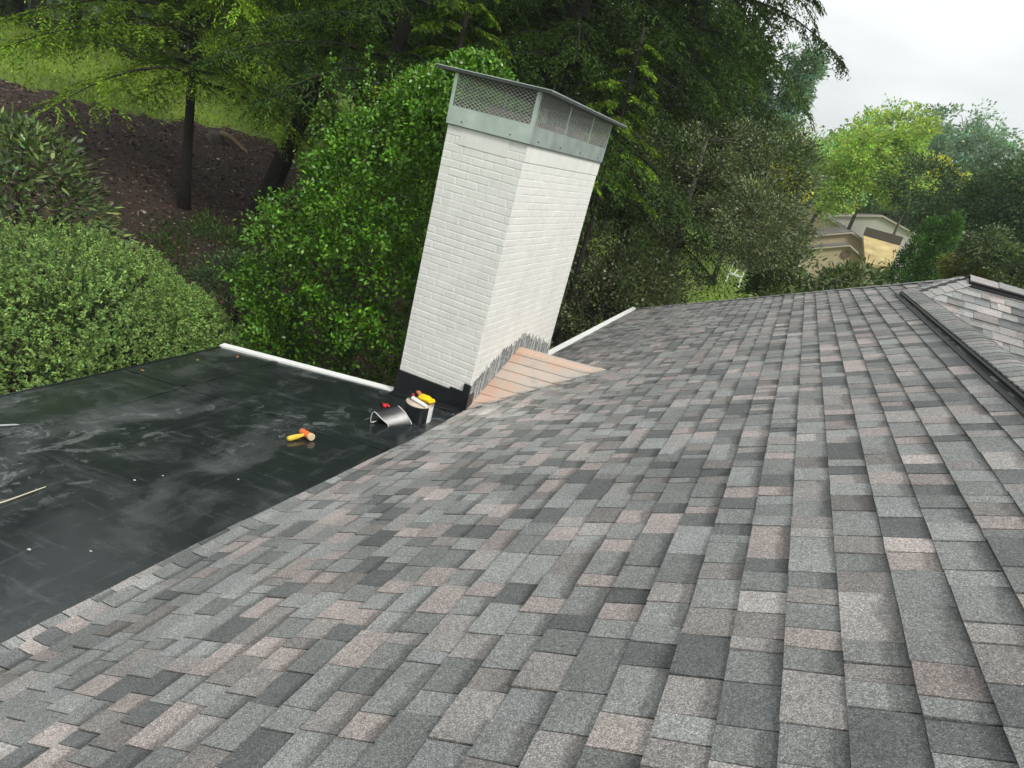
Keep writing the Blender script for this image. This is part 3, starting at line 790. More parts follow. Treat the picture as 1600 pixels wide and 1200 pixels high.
def hemlock(name, label, base, top, r0, z_low, z_high, nb, Lmax, mat, seed, dens=1.0, group=None, az_rng=None, bough_pow=.6, size=(.07, .022), val=.3, upper=0):
    rg = np.random.default_rng(seed); base = np.array([base[0], base[1], float(terr(base[0], base[1]))]); top = np.array(top, float)
    root = empty(name, tuple(base), label, 'tree', group)
    pts, rad = trunk_part(root, base, top, r0, M['bark'], rg, .12, 12)
    H = top[2]; lm = MB(); PV = []; TV = []
    dens0, size0 = dens, size
    for b in range(nb + upper):
        hi = b >= nb; dens, size = (dens0 * .5, (size0[0] * 2.4, size0[1] * 3.2)) if hi else (dens0, size0)  # upper boughs: coarse, out of view, added to shade the ground below
        z = z_low + (z_high - z_low) * (b + rg.random()) / nb if not hi else z_high + (H - z_high) * (b - nb + rg.random()) / upper
        f = (z - z_low) / max(H - z_low, .1); L = Lmax * max(.12, (1 - f)) ** bough_pow * rg.uniform(.75, 1.12)
        th = b * 2.399 + rg.normal(0, .25)
        if az_rng: th = rg.uniform(*az_rng)
        t = (z - base[2]) / (top[2] - base[2]); o = base + (top - base) * t
        h = np.array([math.cos(th), math.sin(th), 0]); sd = np.array([-h[1], h[0], 0])
        bend = rg.normal(0, .12)
        def bp(s):
            s = np.asarray(s)[..., None]; return o + h * L * s + sd * (L * bend * s * s) + np.array([0, 0, 1.]) * (L * (.16 * s - .42 * s * s))
        ss = np.linspace(0, 1, 7); lm.tube(bp(ss), np.linspace(.030, .004, 7) * (L / 3.5 + .3), 4)
        nt_ = int(L * 20 * dens) + 4; s = np.sort(rg.uniform(.10, 1.0, nt_)); sg = rg.choice([-1., 1.], nt_)
        O = bp(s); tang = unit(bp(np.minimum(s + .02, 1.02)) - O)
        tl = L * (.11 + .20 * np.sin(np.pi * np.clip(s, 0, 1) ** .8)) * rg.uniform(.6, 1.25, nt_)
        ang = rg.uniform(.6, 1.05, nt_)[:, None]
        td = unit(tang * np.cos(ang) + (sd * sg[:, None]) * np.sin(ang) + np.array([0, 0, -.12]) + rg.normal(0, .1, (nt_, 3)))
        ne = max(6, int(22 * dens)); w = (np.arange(ne) + .5) / ne
        Q = O[:, None, :] + td[:, None, :] * (tl[:, None] * w)[:, :, None]; Q[:, :, 2] -= (tl[:, None] * w ** 2) * .28
        dd = np.repeat(td[:, None, :], ne, 1); perp = np.cross(dd, np.array([0, 0, 1.])); sgn = np.where(np.arange(ne) % 2 == 0, 1, -1)[None, :, None]
        E = unit(dd * .75 + perp * sgn * .75 + np.array([0, 0, -.22]) + rg.normal(0, .22, dd.shape))
        Q = (Q + rg.normal(0, .012, Q.shape)).reshape(-1, 3); E = E.reshape(-1, 3); n = len(Q)
        PV.append(leaves(Q, E, size[0] * np.exp(rg.normal(0, .25, n)), size[1] * np.exp(rg.normal(0, .2, n)), rg, 1.6, .15))
        tw = np.repeat(np.exp(rg.normal(0, .25, nt_)), ne)[:, None]; tipb = np.repeat(1 + .5 * np.clip(s - .6, 0, 1), ne)[:, None]
        TV.append(tints(n, rg, val, .12, tw * tipb * math.exp(rg.normal(0, .22))))
    lm.build('limbs', M['bark'], root, smooth=True)
    V = np.concatenate(PV); link('crown', fast_mesh('crown', V, 4, np.concatenate(TV)), mat, root)
    return root

M['holly'] = leaf_mat('glossy_holly_leaf', (.066, .155, .012), .34, .32, .08)
M['mound'] = leaf_mat('yew_needle', (.165, .265, .070), .5, .3, .10)
M['hemlock'] = leaf_mat('hemlock_needle', (.105, .180, .014), .55, .15, .22)
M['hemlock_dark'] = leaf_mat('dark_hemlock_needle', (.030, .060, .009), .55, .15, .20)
M['olive'] = leaf_mat('olive_grey_leaf', (.105, .135, .055), .40, .5, .15)
M['rhodo'] = leaf_mat('rhododendron_leaf', (.085, .125, .038), .38, .5, .15)
M['forest'] = leaf_mat('forest_leaf', (.035, .068, .012), .55, .25, .30)
M['lime'] = leaf_mat('hazed_lime_leaf', (.31, .42, .11), .5, .2, .38)  # far foliage, colour paled to stand in for distance haze
M['yellow'] = leaf_mat('yellow_leaf', (.50, .50, .07), .5, .3, .35)
M['green'] = leaf_mat('hazed_green_leaf', (.25, .38, .14), .5, .2, .35)  # green lightened in the colour in place of thicker haze
M['bluegreen'] = leaf_mat('hazed_blue_green_leaf', (.18, .28, .20), .5, .2, .30)  # pale bluish tone carries the haze of far crowns
M['arbor'] = leaf_mat('arborvitae_spray', (.065, .155, .030), .5, .3, .2)
M['evergreen'] = leaf_mat('dark_evergreen', (.060, .105, .042), .5, .2, .2)

# clipped mound beside the low roof
def mound():
    rg = np.random.default_rng(31); c0 = pol(-55, 8.7)
    root = empty('yew_bush', (c0[0], c0[1], float(terr(*c0))), 'broad rounded yew bush growing against the black low roof', 'bush')
    PV, TV = [], []
    lobes = [((-4.75, -.72, -1.35), (1.72, 1.75, 1.82)), ((-4.9, -2.45, -1.85), (1.7, 1.6, 1.70)), ((-5.9, -1.2, -2.1), (1.6, 1.8, 1.75)), ((-4.2, .05, -1.6), (1.2, 1.1, 1.62))]
    for c, r in lobes:
        n = 6200; d = unit(rg.normal(size=(n, 3))); d = d[d[:, 2] > -.3]
        k = 1 + .035 * np.sin(d[:, 0] * 13 + 2) * np.sin(d[:, 1] * 11) + .03 * np.sin(d[:, 2] * 17 + d[:, 0] * 9) + rg.normal(0, .022, len(d))
        C = np.array(c) + d * np.array(r) * k[:, None]
        inside = np.zeros(len(C), bool)
        for c2, r2 in lobes:
            if c2 != c: inside |= (((C - np.array(c2)) / np.array(r2)) ** 2).sum(1) < .86
        inside |= C[:, 2] < -2.3
        C, d = C[~inside], d[~inside]; m = len(C); per = 21
        ax = unit(d + np.array([0, 0, .5]) + rg.normal(0, .4, d.shape)); ln = rg.uniform(.05, .13, m)
        s = rg.random((m, per)); P = C[:, None] + ax[:, None] * (ln[:, None] * (s - .65))[:, :, None]
        E = unit(ax[:, None] * .8 + rg.normal(0, .75, (m, per, 3))); P = P.reshape(-1, 3); E = E.reshape(-1, 3)
        PV.append(leaves(P, E, .033 * np.exp(rg.normal(0, .2, len(P))), .015, rg, .8, .05))
        tw = np.repeat(np.exp(rg.normal(0, .22, m)) * (1 + .12 * np.sin(d[:, 0] * 4)), per)[:, None]; TV.append(tints(len(P), rg, .25, .10, tw))
        # inner, older foliage
        n2 = 5000; d2 = unit(rg.normal(size=(n2, 3))); P2 = np.array(c) + d2 * np.array(r) * rg.uniform(.70, .86, n2)[:, None]
        PV.append(leaves(P2, rg.normal(size=(n2, 3)), .06, .035, rg, .3)); TV.append(tints(n2, rg, .25, .08))
    V = np.concatenate(PV); T = np.concatenate(TV)
    c_ = V.mean(1); ok = ~((c_[:, 0] > -3.16) & (c_[:, 2] < X0 * TM + 1.5)) & (c_[:, 2] > terr(c_[:, 0], c_[:, 1]))
    link('crown', fast_mesh('crown', V[ok], 4, T[ok]), M['mound'], root)
    st = MB()
    for a in range(7):
        w = a * .9; st.tube([(c0[0] + .2 * math.cos(w), c0[1] + .2 * math.sin(w), float(terr(*c0)) - .1), (c0[0] + .8 * math.cos(w), c0[1] + .8 * math.sin(w), -1.6), (c0[0] + 1.2 * math.cos(w), c0[1] + 1.2 * math.sin(w), -.9)], [.06, .04, .015], 6)
    st.build('trunk', M['bark'], root)
mound()

# tall holly behind the chimney
def holly():
    rg = np.random.default_rng(41); c = np.array([-1.75, 2.15]); root = empty('holly_tree', (c[0], c[1], float(terr(*c))), 'dense pyramidal holly with glossy leaves behind the white chimney', 'tree')
    PV, TV = [], []
    nC = 3800; z = -2.6 + 5.9 * rg.random(nC) ** .95; th = rg.uniform(0, 6.283, nC)
    rad = np.interp(z, [-2.6, -1.2, .3, 1.2, 2.15, 2.8, 3.3], [2.0, 2.28, 2.18, 1.95, 1.45, .80, .12])
    ph = np.sin(th * 5 + z * 3.1) * .5 + np.sin(th * 9 - z * 4.3) * .5 + np.sin(z * 6.5 + th * 2)
    k =   .97 + .065 * ph + .075 * np.sin(z * 9.5 + 1.5 * np.sin(th * 3)) + rg.normal(0, .028, nC)
    D = np.stack([np.cos(th), np.sin(th), .35 * np.ones(nC)], -1); C = np.stack([c[0] + np.cos(th) * rad * k, c[1] + np.sin(th) * rad * k, z], -1)
    ok = (C[:, 1] > .16) | (C[:, 2] < -.9); ok &= ~((C[:, 0] > -.95) & (C[:, 1] < 2.4)); C, D = C[ok], D[ok]
    ax = unit(D + np.array([0, 0, .35]) + rg.normal(0, .35, D.shape)); m = len(C); per = 36; ln = rg.uniform(.12, .32, m)
    s = rg.random((m, per)); P = C[:, None] + ax[:, None] * (ln[:, None] * (s - .7))[:, :, None] + rg.normal(0, .045, (m, per, 3))
    E = unit(ax[:, None] * .5 + rg.normal(0, .7, (m, per, 3)) + np.array([0, 0, .15])).reshape(-1, 3); P = P.reshape(-1, 3)
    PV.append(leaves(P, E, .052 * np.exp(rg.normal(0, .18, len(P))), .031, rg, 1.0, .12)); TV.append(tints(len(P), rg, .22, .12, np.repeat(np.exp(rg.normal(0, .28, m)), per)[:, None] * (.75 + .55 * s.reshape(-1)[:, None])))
    n2 = 20000; z = rg.uniform(-2.6, 3.0, n2); th = rg.uniform(0, 6.283, n2); rr = np.interp(z, [-2.6, -1.2, .3, 1.2, 2.2, 3.0], [2.0, 2.3, 2.1, 1.7, 1.05, .4]) * rg.uniform(.5, .88, n2)
    P2 = np.stack([c[0] + np.cos(th) * rr, c[1] + np.sin(th) * rr, z], -1); PV.append(leaves(P2, rg.normal(size=(n2, 3)), .06, .038, rg, .3, 0)); TV.append(tints(n2, rg, .25, .08))
    # leading shoots
    for (px_, py_, dd) in ((578, 75, 8.9), (612, 92, 8.7), (520, 88, 8.7), (640, 108, 8.9), (545, 128, 8.6), (495, 165, 8.4)):
        tip = pxd(px_, py_, dd); b = tip + np.array([.02, .03, -.55]); q = 90; s = rg.random(q)
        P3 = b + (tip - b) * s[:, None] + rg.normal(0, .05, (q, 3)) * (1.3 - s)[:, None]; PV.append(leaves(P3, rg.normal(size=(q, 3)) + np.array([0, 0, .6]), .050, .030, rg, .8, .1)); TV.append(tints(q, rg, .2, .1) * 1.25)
    V = np.concatenate(PV); T = np.concatenate(TV); cc = V.mean(1)
    ok = ~((cc[:, 1] < .08) & (cc[:, 0] > X0 - .1) & (cc[:, 2] < 3.5)) & ~((cc[:, 0] > -.86) & (cc[:, 1] < 2.3)) & ~((cc[:, 0] > -.75) & (cc[:, 1] > 2.0))
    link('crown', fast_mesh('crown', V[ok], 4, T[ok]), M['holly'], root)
    trunk_part(root, (c[0], c[1], float(terr(*c))), (c[0] + .1, c[1], 2.6), .16, M['bark_grey'], rg)
holly()

# hemlocks
pa = ground_at(287, 328)[:2]
hemlock('hemlock_tree', 'slender hemlock with dark leaning trunk rising from the mulch bed', pa, pxd(362, -900, math.hypot(*(pa - CAM[:2]))), .115, 1.85, 7.0, 54, 4.4, M['hemlock'], 51, 1.1, size=(.085, .026), upper=30)
pb = ground_at(404, 338)[:2]
hemlock('hemlock_tree', 'stout dark hemlock leaning over the lawn edge beside the holly', pb, pxd(735, -420, math.hypot(*(pb - CAM[:2]))), .25, 3.4, 8.0, 30, 4.0, M['hemlock'], 52, 1.1, size=(.08, .025), upper=30)
pc = pol(-35.5, 14.0)
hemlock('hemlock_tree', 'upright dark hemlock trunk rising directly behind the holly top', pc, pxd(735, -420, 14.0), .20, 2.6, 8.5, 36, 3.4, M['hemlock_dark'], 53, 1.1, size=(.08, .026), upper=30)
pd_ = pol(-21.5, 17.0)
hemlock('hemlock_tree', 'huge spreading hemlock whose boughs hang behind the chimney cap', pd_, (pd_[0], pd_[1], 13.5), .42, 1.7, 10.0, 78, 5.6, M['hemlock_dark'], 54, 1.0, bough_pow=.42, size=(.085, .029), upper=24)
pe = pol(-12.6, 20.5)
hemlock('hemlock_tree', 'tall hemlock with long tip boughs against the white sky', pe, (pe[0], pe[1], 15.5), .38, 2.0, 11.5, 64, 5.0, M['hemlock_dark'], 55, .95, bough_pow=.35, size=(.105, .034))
pf = pol(-29.5, 13.2)
hemlock('hemlock_tree', 'young bright hemlock with drooping sprays between holly and chimney cap', pf, (pf[0], pf[1], 5.6), .10, .6, 5.2, 38, 2.3, M['hemlock'], 56, .95, size=(.085, .030))

pg_ = pol(-16.2, 14.0)
hemlock('hemlock_tree', 'young bright hemlock spraying out beside the right rim of the chimney cap', pg_, (pg_[0], pg_[1], 5.0), .07, 2.1, 4.8, 22, 1.35, M['hemlock'], 57, .95, size=(.075, .024))

# grey-olive shrub beyond the hip
po = pol(-9.0, 16.6)
broad_tree('olive_tree', 'bushy grey-olive small tree past the far roof corner', 'tree', po, (po[0], po[1], 2.3), (2.5, 2.2, 2.25), 900, 85, .36, (.070, .036), M['olive'], 61, .14, M['bark_grey'], keep=lambda P: (P[:, 2] > 1.15) | (P[:, 0] < CAM[0] - .118 * (P[:, 1] - CAM[1])), limbs=30, lobes=6, lobe_off=.72, bias=.5, k=4, val=.32, up=.5, cval=.35)
pq = pol(-10.5, 19.5)
broad_tree('olive_shrub', 'low shaded shrub beneath the olive tree crown', 'shrub', pq, (pq[0], pq[1], -1.2), (1.5, 1.5, 1.9), 260, 80, .36, (.085, .042), M['forest'], 66, .1, M['bark_grey'], limbs=10, bias=.6, val=.3)
pq = pol(-10.0, 15.6)
broad_tree('olive_shrub', 'speckled shrub rising over the eave corner', 'shrub', pq, (pq[0], pq[1], -.2), (1.0, 1.0, 1.7), 170, 80, .34, (.08, .04), M['olive'], 67, .08, M['bark_grey'], limbs=10, bias=.6, val=.3)
pq = pol(-13.2, 15.0)
broad_tree('olive_shrub', 'dark shaded shrub in the gap between chimney and roof eave', 'shrub', pq, (pq[0], pq[1], -.9), (1.7, 1.6, 2.3), 330, 90, .38, (.085, .042), M['olive'], 62, .1, M['bark_grey'], limbs=14, bias=.6, val=.3)
ps_ = pol(.6, 16.5)
broad_tree('laurel_shrub', 'glossy green shrub under the olive tree by the lawn', 'shrub', ps_, (ps_[0], ps_[1], -.5), (1.05, 1.2, 2.25), 170, 60, .34, (.11, .045), M['rhodo'], 63, .08, limbs=10, bias=.7, k=6)
ps_ = pol(4.6, 17.5)
broad_tree('laurel_shrub', 'glossy green shrub in front of the tan stucco gable', 'shrub', ps_, (ps_[0], ps_[1], -.6), (1.15, 1.2, 2.3), 190, 60, .34, (.12, .05), M['rhodo'], 64, .08, limbs=10, bias=.7, k=6)
ps_ = pol(7.0, 20)
broad_tree('laurel_shrub', 'small glossy shrub at the foot of the arborvitae', 'shrub', ps_, (ps_[0], ps_[1], -.9), (.6, .6, 2.0), 70, 50, .3, (.12, .05), M['rhodo'], 65, .06, limbs=6, bias=.7, k=6)

# rhododendron and low dark shrubs on the mulch
pr = pol(-58.3, 13.2); zr_ = float(terr(*pr))
broad_tree('rhododendron', 'rhododendron with long drooping leaves on the mulch bed', 'shrub', pr, (pr[0], pr[1], zr_ + 1.45), (1.40, 1.4, 1.55), 300, 30, .27, (.13, .040), M['rhodo'], 71, .06, limbs=16, bias=.72, k=6, val=.35, hue=.15, cval=.4, up=.9)
for i, (az, dd, r, h, lb) in enumerate(((-46.6, 11.6, 1.15, 2.6, 'dark feathery shrub between yew bush and holly'), (-51.5, 11.4, 1.0, 1.9, 'low dark shrub behind the crown of the yew bush'), (-57.5, 11.0, 1.3, 1.9, 'low dark shrub below the rhododendron'), (-43.5, 11.0, 1.1, 2.4, 'dark shrub tucked behind the holly flank'))):
    p = pol(az, dd); zz = float(terr(*p))
    broad_tree('dark_shrub', lb, 'shrub', p, (p[0], p[1], zz + h * .5), (r, r, h * .55), 160, 70, .26, (.07, .022), M['evergreen'] if i else M['forest'], 75 + i, .05, limbs=6, bias=.7)

# woods up the hill and behind the hemlocks
woods = [(-64, 44, 16, 5.5), (-58, 50, 17, 6), (-52, 40, 15, 5), (-47, 47, 17, 6), (-41, 38, 16, 5.5), (-36, 30, 15, 5.0), (-30, 28, 15, 5.0), (-24, 31, 17, 5.5), (-18, 34, 17, 5.5), (-12.5, 36, 14, 4.2), (-68, 58, 18, 7), (-61, 62, 18, 7), (-55, 60, 18, 7), (-49.5, 58, 18, 7), (-44.5, 57, 18, 7), (-38.5, 50, 18, 6.5), (-57, 42, 14, 5), (-61.5, 47, 15, 5.5)]
wl_lab = ['tall dark wood tree at the head of the lawn', 'wide shadowy tree on the hilltop behind the lawn', 'dark leafy tree behind the slender hemlock', 'broad woodland tree uphill of the mulch bed', 'shadowed tree behind the leaning hemlock', 'dense tree filling the gap above the holly', 'dark tree behind the young bright hemlock', 'large woodland tree directly behind the spreading hemlock', 'dark crown glimpsed through the spreading hemlock', 'woodland tree just left of the open sky behind the olive tree', 'tall tree in the second row of the hilltop wood', 'wide crown deep in the hilltop wood', 'dark crown deep in the wood behind the slender hemlock', 'deep wood tree framed by the slender hemlock trunk', 'deep wood tree between the two leaning trunks', 'deep wood tree above the leaning hemlock', 'low dark tree where the lawn meets the wood', 'dense low tree at the upper lawn corner']
for i, (az, dd, h, r) in enumerate(woods):
    p = pol(az, dd); zz = float(terr(*p)); el_lift = .3
    broad_tree('woodland_tree', wl_lab[i], 'tree', p, (p[0], p[1], zz + el_lift + (h - el_lift) / 2), (r, r, (h - el_lift) / 2), 330, 26 if i < 5 or i > 9 else 44, 1.1, (.46, .30) if i < 5 or i > 9 else (.30, .17), M['forest'], 90 + i, .28, limbs=16, bias=.45, lobes=3, val=.3, group='trees of the wood')

# far trees to the right
far = [  # name,label, px,py of crown centre, dist, half-width px, half-height px, mat, leaf
    ('maple_tree', 'tall lime green tree with leaning trunk above the tan house', 1345, 250, 46, 54, 84, 'lime', (.26, .15), 330, 40),
    ('maple_tree', 'airy pale green tree top against the sky', 1385, 215, 60, 46, 66, 'green', (.30, .16), 150, 22),
    ('oak_tree', 'soft green tree beside the olive tree at the skyline', 1258, 262, 55, 62, 75, 'green', (.30, .17), 260, 36),
    ('birch_tree', 'small yellowing tree in front of the grey-roofed house', 1236, 295, 40, 38, 34, 'yellow', (.20, .12), 90, 34),
    ('oak_tree', 'blue-green crown rising on the far skyline', 1490, 238, 85, 50, 52, 'bluegreen', (.42, .24), 220, 36),
    ('oak_tree', 'thin blue-green tree on the skyline past the yellow tree', 1440, 262, 80, 36, 50, 'bluegreen', (.42, .24), 150, 34),
    ('birch_tree', 'golden yellow tree between dark evergreens and lime tree', 1484, 284, 62, 32, 26, 'yellow', (.28, .16), 110, 36),
    ('birch_tree', 'yellow-green tree next to the golden tree', 1428, 296, 58, 36, 34, 'lime', (.28, .16), 130, 36),
    ('oak_tree', 'feathery dark tree on the right of the skyline', 1568, 262, 75, 50, 44, 'bluegreen', (.40, .22), 190, 34),
    ('pine_tree', 'large dark evergreen behind the arborvitae', 1510, 335, 40, 74, 62, 'evergreen', (.24, .10), 420, 44),
    ('pine_tree', 'dark evergreen mass beyond the cross ridge', 1590, 345, 36, 66, 72, 'evergreen', (.22, .10), 420, 44),
    ('oak_tree', 'mid green tree filling the skyline behind the lime tree', 1310, 275, 75, 70, 55, 'green', (.40, .22), 260, 34),
    ('pine_tree', 'blue-tinged conifer at the edge of the hemlock', 1216, 150, 34, 34, 90, 'bluegreen', (.18, .08), 360, 44),
    ('laurel_bush', 'leafy dark bush just past the cross ridge', 1585, 418, 24, 52, 40, 'rhodo', (.13, .06), 240, 40),
    ('juniper_shrub', 'yellow-green feathery shrub by the roof apex', 1500, 418, 25, 28, 20, 'yellowg', (.12, .05), 130, 44),
    ('oak_tree', 'dull green tree closing the gap behind the far houses', 1400, 318, 72, 80, 42, 'evergreen', (.38, .22), 260, 34),
]
M['yellowg'] = leaf_mat('yellow_green_leaf', (.17, .16, .03), .5, .3, .3)
for i, (nm, lb, px_, py_, dd, hw, hh, mt, lf, ncl, per) in enumerate(far):
    c = pxd(px_, py_, dd); rx = hw * dd / FPX; rz = hh * dd / FPX; g = float(terr(c[0], c[1]))
    lean = np.array([rx * .35, 0, 0]) if i == 0 else np.zeros(3)
    base = (c[0] - (rx * .9 if i == 0 else 0), c[1], g)
    broad_tree(nm, lb, 'bush' if 'bush' in nm or 'shrub' in nm else 'tree', base, c, (rx, rx, rz), ncl, int(per * 1.25), max(.30, rx * .22), (lf[0] * .74, lf[1] * .80), M[mt], 120 + i, .05 * rx + .04, M['bark_grey'] if mt in ('lime', 'green') else M['bark'], limbs=18, bias=.5, lobes=6 if ncl > 200 else 3, lobe_off=.75, val=.28, hue=.16)
# arborvitae pair of spires
for j, (px_, tip, hw) in enumerate(((1414, 340, 34), (1446, 330, 32))):
    b = pxd(px_, 445, 29); t = pxd(px_ + 14, tip, 29); g = float(terr(b[0], b[1])); rb = hw * 29 / FPX * 1.35
    broad_tree('arborvitae', ['dark green arborvitae spire nearer the tan house', 'taller twin arborvitae spire nearer the dark evergreens'][j], 'tree', (b[0], b[1], g), (b[0], b[1], (g + t[2]) / 2), (rb, rb, (t[2] - g) / 2), 420, 46, .20, (.12, .045), M['arbor'], 150 + j, .1, limbs=0, env=cone((b[0], b[1]), g + .2, t[2], rb * 1.3, .7), up=.1, flat=1.3)

# forest on the horizon, one uncountable mass
rgf = np.random.default_rng(77); PV = []; TV = []
for az in np.arange(-75, 40, 1.6):
    dd = rgf.uniform(120, 150); p = pol(az, dd); g = float(terr(*p)); h = rgf.uniform(8, 13); n = 460
    d = unit(rgf.normal(size=(n, 3))); P = np.array([p[0], p[1], g + h * .5]) + d * np.array([4.5, 4.5, h * .55]) * rgf.uniform(.6, 1.05, n)[:, None]
    PV.append(leaves(P, rgf.normal(size=(n, 3)), 1.9, 1.4, rgf, .5)); TV.append(tints(n, rgf, .25, .1) * math.exp(rgf.normal(0, .2)))
tag(link('distant_forest', fast_mesh('distant_forest', np.concatenate(PV), 4, np.concatenate(TV)), M['evergreen']), 'hazy belt of distant woodland along the horizon', 'forest', kind='stuff')

# leaf litter on the mulch, grass tufts on the lawn
rl = np.random.default_rng(81)
xy = np.stack([rl.uniform(-26, 0, 46000), rl.uniform(-4, 18, 46000)], -1); keepm = np.array([in_bed(x, y) for x, y in xy]); xy = xy[keepm]
P = np.c_[xy, terr(xy[:, 0], xy[:, 1]) + .06]; D = rl.normal(size=(len(P), 3)) * np.array([1, 1, .25])
pal = np.array([(.08, .048, .034), (.14, .085, .060), (.03, .02, .015), (.24, .18, .15), (.18, .06, .03), (.45, .40, .36)]); pi = rl.choice(6, len(P), p=[.36, .25, .25, .09, .03, .02])
m_lit, nt_, b_ = new_mat('dry_leaf_litter'); nt_.links.new(tint_of(nt_), b_.inputs['Base Color']); b_.inputs['Roughness'].default_value = .7
tag(link('leaf_litter', fast_mesh('leaf_litter', leaves(P, D, rl.uniform(.06, .15, len(P)), rl.uniform(.035, .075, len(P)), rl, 1.2, .2), 4, pal[pi] * np.exp(rl.normal(0, .25, (len(P), 1)))), m_lit), 'brown leaf litter scattered over the dark mulch', 'leaf litter', kind='stuff')
xy = np.stack([rl.uniform(-40, 2, 46000), rl.uniform(-6, 34, 46000)], -1); keepg = np.array([not in_bed(x, y) for x, y in xy]) & (np.hypot(xy[:, 0], xy[:, 1]) > 12); xy = xy[keepg]
P = np.c_[xy, terr(xy[:, 0], xy[:, 1]) - .01]
M['grass'] = leaf_mat('grass_blade', (.16, .235, .02), .5, .3, .35)
tag(link('grass', fast_mesh('grass', leaves(P, rl.normal(0, .5, (len(P), 3)) + np.array([0, 0, 1]), rl.uniform(.10, .22, len(P)), .05, rl, 0, .1), 4, tints(len(P), rl, .3, .15)), M['grass']), 'short bright grass of the hillside lawn', 'grass', kind='stuff')

# stump with pale root on the mulch edge
sp = ground_at(335, 222); st = empty('tree_stump', tuple(sp), 'weathered stump with a pale root on the mulch edge', 'stump')
mb = MB(); mb.tube([sp + (0, 0, -.2), sp + (0, 0, .1), sp + (.05, 0, .28), sp + (.06, 0, .31)], [.36, .28, .24, .22], 12); mb.build('stump_body', M['bark_grey'], st, smooth=True)
r1 = ground_at(352, 205); r2 = ground_at(385, 240)
mb = MB(); mb.tube([sp + (.2, 0, .35), (sp + r2) / 2 + (0, 0, .30), r2 + (0, 0, .05), r2 + (.2, -.2, -.05)], [.10, .09, .06, .03], 8); mb.build('root', plain('pale_dead_wood', (.20, .14, .09), .8, 0, .3, .3, 12), st, smooth=True)

# ---------------------------------------------------------------- neighbouring houses
stucco = plain('tan_stucco', (.60, .50, .34), .8, 0, .2, .06, 3); ochre = plain('ochre_roof_felt', (.54, .43, .21), .85, 0, .2, .3, 1.2)
groof = plain('grey_roof_felt', (.19, .175, .165), .85, 0, .2, .2, 2); glass = plain('window_glass', (.03, .035, .04), .1, 0, .6)
def frame_at(px_, py_, dd, yaw):
    o = pxd(px_, py_, dd); g = float(terr(o[0], o[1])); ex = np.array([math.cos(yaw), math.sin(yaw), 0]); ey = np.array([-math.sin(yaw), math.cos(yaw), 0])
    return o, g, ex, ey
def gable(root, o, ex, ey, half_l, half_r, rise_l, rise_r, zb, depth, name='wall', roof_m=None, over=.18, wall_m=None, th=.09):
    """front gable, apex at o; rises give the eave drop each side"""
    wb = MB(); up = np.array([0, 0, 1.])
    L = o - ex * half_l - up * rise_l; Rr = o + ex * half_r - up * rise_r; bl = L.copy(); bl[2] = zb; br = Rr.copy(); br[2] = zb
    wb.prism([bl, br, Rr, o, L], ey * depth); wb.build(name, wall_m or stucco, root)
    rb = MB(); a = th
    for (p, q) in ((o, L - (o - L) * .10), (o, Rr + (Rr - o) * .10)):
        rb.prism([p + up * .03, q + up * .03, q + up * (.03 + a), p + up * (.03 + a)], ey * (depth + over * 2)) if False else rb.prism([p - ey * over + up * .03, q - ey * over + up * .03, q - ey * over + up * (.03 + a), p - ey * over + up * (.03 + a)], ey * (depth + 2 * over))
    rb.build('roof', roof_m or groof, root)
    tr = MB()
    for (p, q) in ((o, L - (o - L) * .10), (o, Rr + (Rr - o) * .10)):
        tr.prism([p - ey * (over + .04) - up * .02, q - ey * (over + .04) - up * .02, q - ey * (over + .04) + up * .07, p - ey * (over + .04) + up * .07], ey * .035)
    tr.build('bargeboard', plain('tan_trim', (.62, .56, .46), .7), root)
def window(root, c, ex, ey, w, h):
    f = MB(); up = np.array([0, 0, 1.]); c = np.array(c) - ey * .03
    f.prism([c - ex * w / 2 - up * h / 2, c + ex * w / 2 - up * h / 2, c + ex * w / 2 + up * h / 2, c - ex * w / 2 + up * h / 2], -ey * .05); fo = f.build('window', M['white_trim'], root)
    g = MB(); a, b = w / 2 - .09, h / 2 - .09; c2 = c - ey * .053
    g.prism([c2 - ex * a - up * b, c2 + ex * a - up * b, c2 + ex * a + up * b, c2 - ex * a + up * b], -ey * .01); g.build('pane', glass, fo)
yaw = R(4)
o, g, ex, ey = frame_at(1331, 364, 50, yaw)
nh = empty('neighbour_house', (o[0], o[1], g), 'tan stucco house with nested front gables and ochre side roof', 'house')
gable(nh, o, ex, ey, 5.6, 3.0, 2.1, 1.35, g - .3, 8)
o2, _, _, _ = frame_at(1327, 384, 47.5, yaw); gable(nh, o2, ex, ey, 4.2, 2.6, 1.6, 1.3, g - .3, 1.8)
window(nh, o2 + ex * -2.6 + np.array([0, 0, -2.6]) - ey * 0, ex, ey, 1.2, 1.3); window(nh, o2 + ex * .2 + np.array([0, 0, -2.8]), ex, ey, 1.4, 1.4)
vt = MB(); vt.tube([o2 + np.array([0, 0, -.55]) - ey * .06, o2 + np.array([0, 0, -.55]) + ey * .01], .26, 12); vt.build('gable_vent', plain('vent_brown', (.2, .14, .09), .7), nh)
vt2 = MB(); vt2.tube([o2 + ex * -3.2 + np.array([0, 0, -1.6]) - ey * .06, o2 + ex * -3.2 + np.array([0, 0, -1.6]) + ey * .01], .2, 12); vt2.build('wall_lamp', M['black_plastic'], nh)
A = pxd(1349, 368, 49.5); B = pxd(1406, 384, 49.5); C_ = pxd(1392, 418, 45.5); D_ = pxd(1352, 410, 45.5)
mb = MB(); mb.prism([A, B, C_, D_], (0, 0, -.18)); mb.build('roof', ochre, nh)
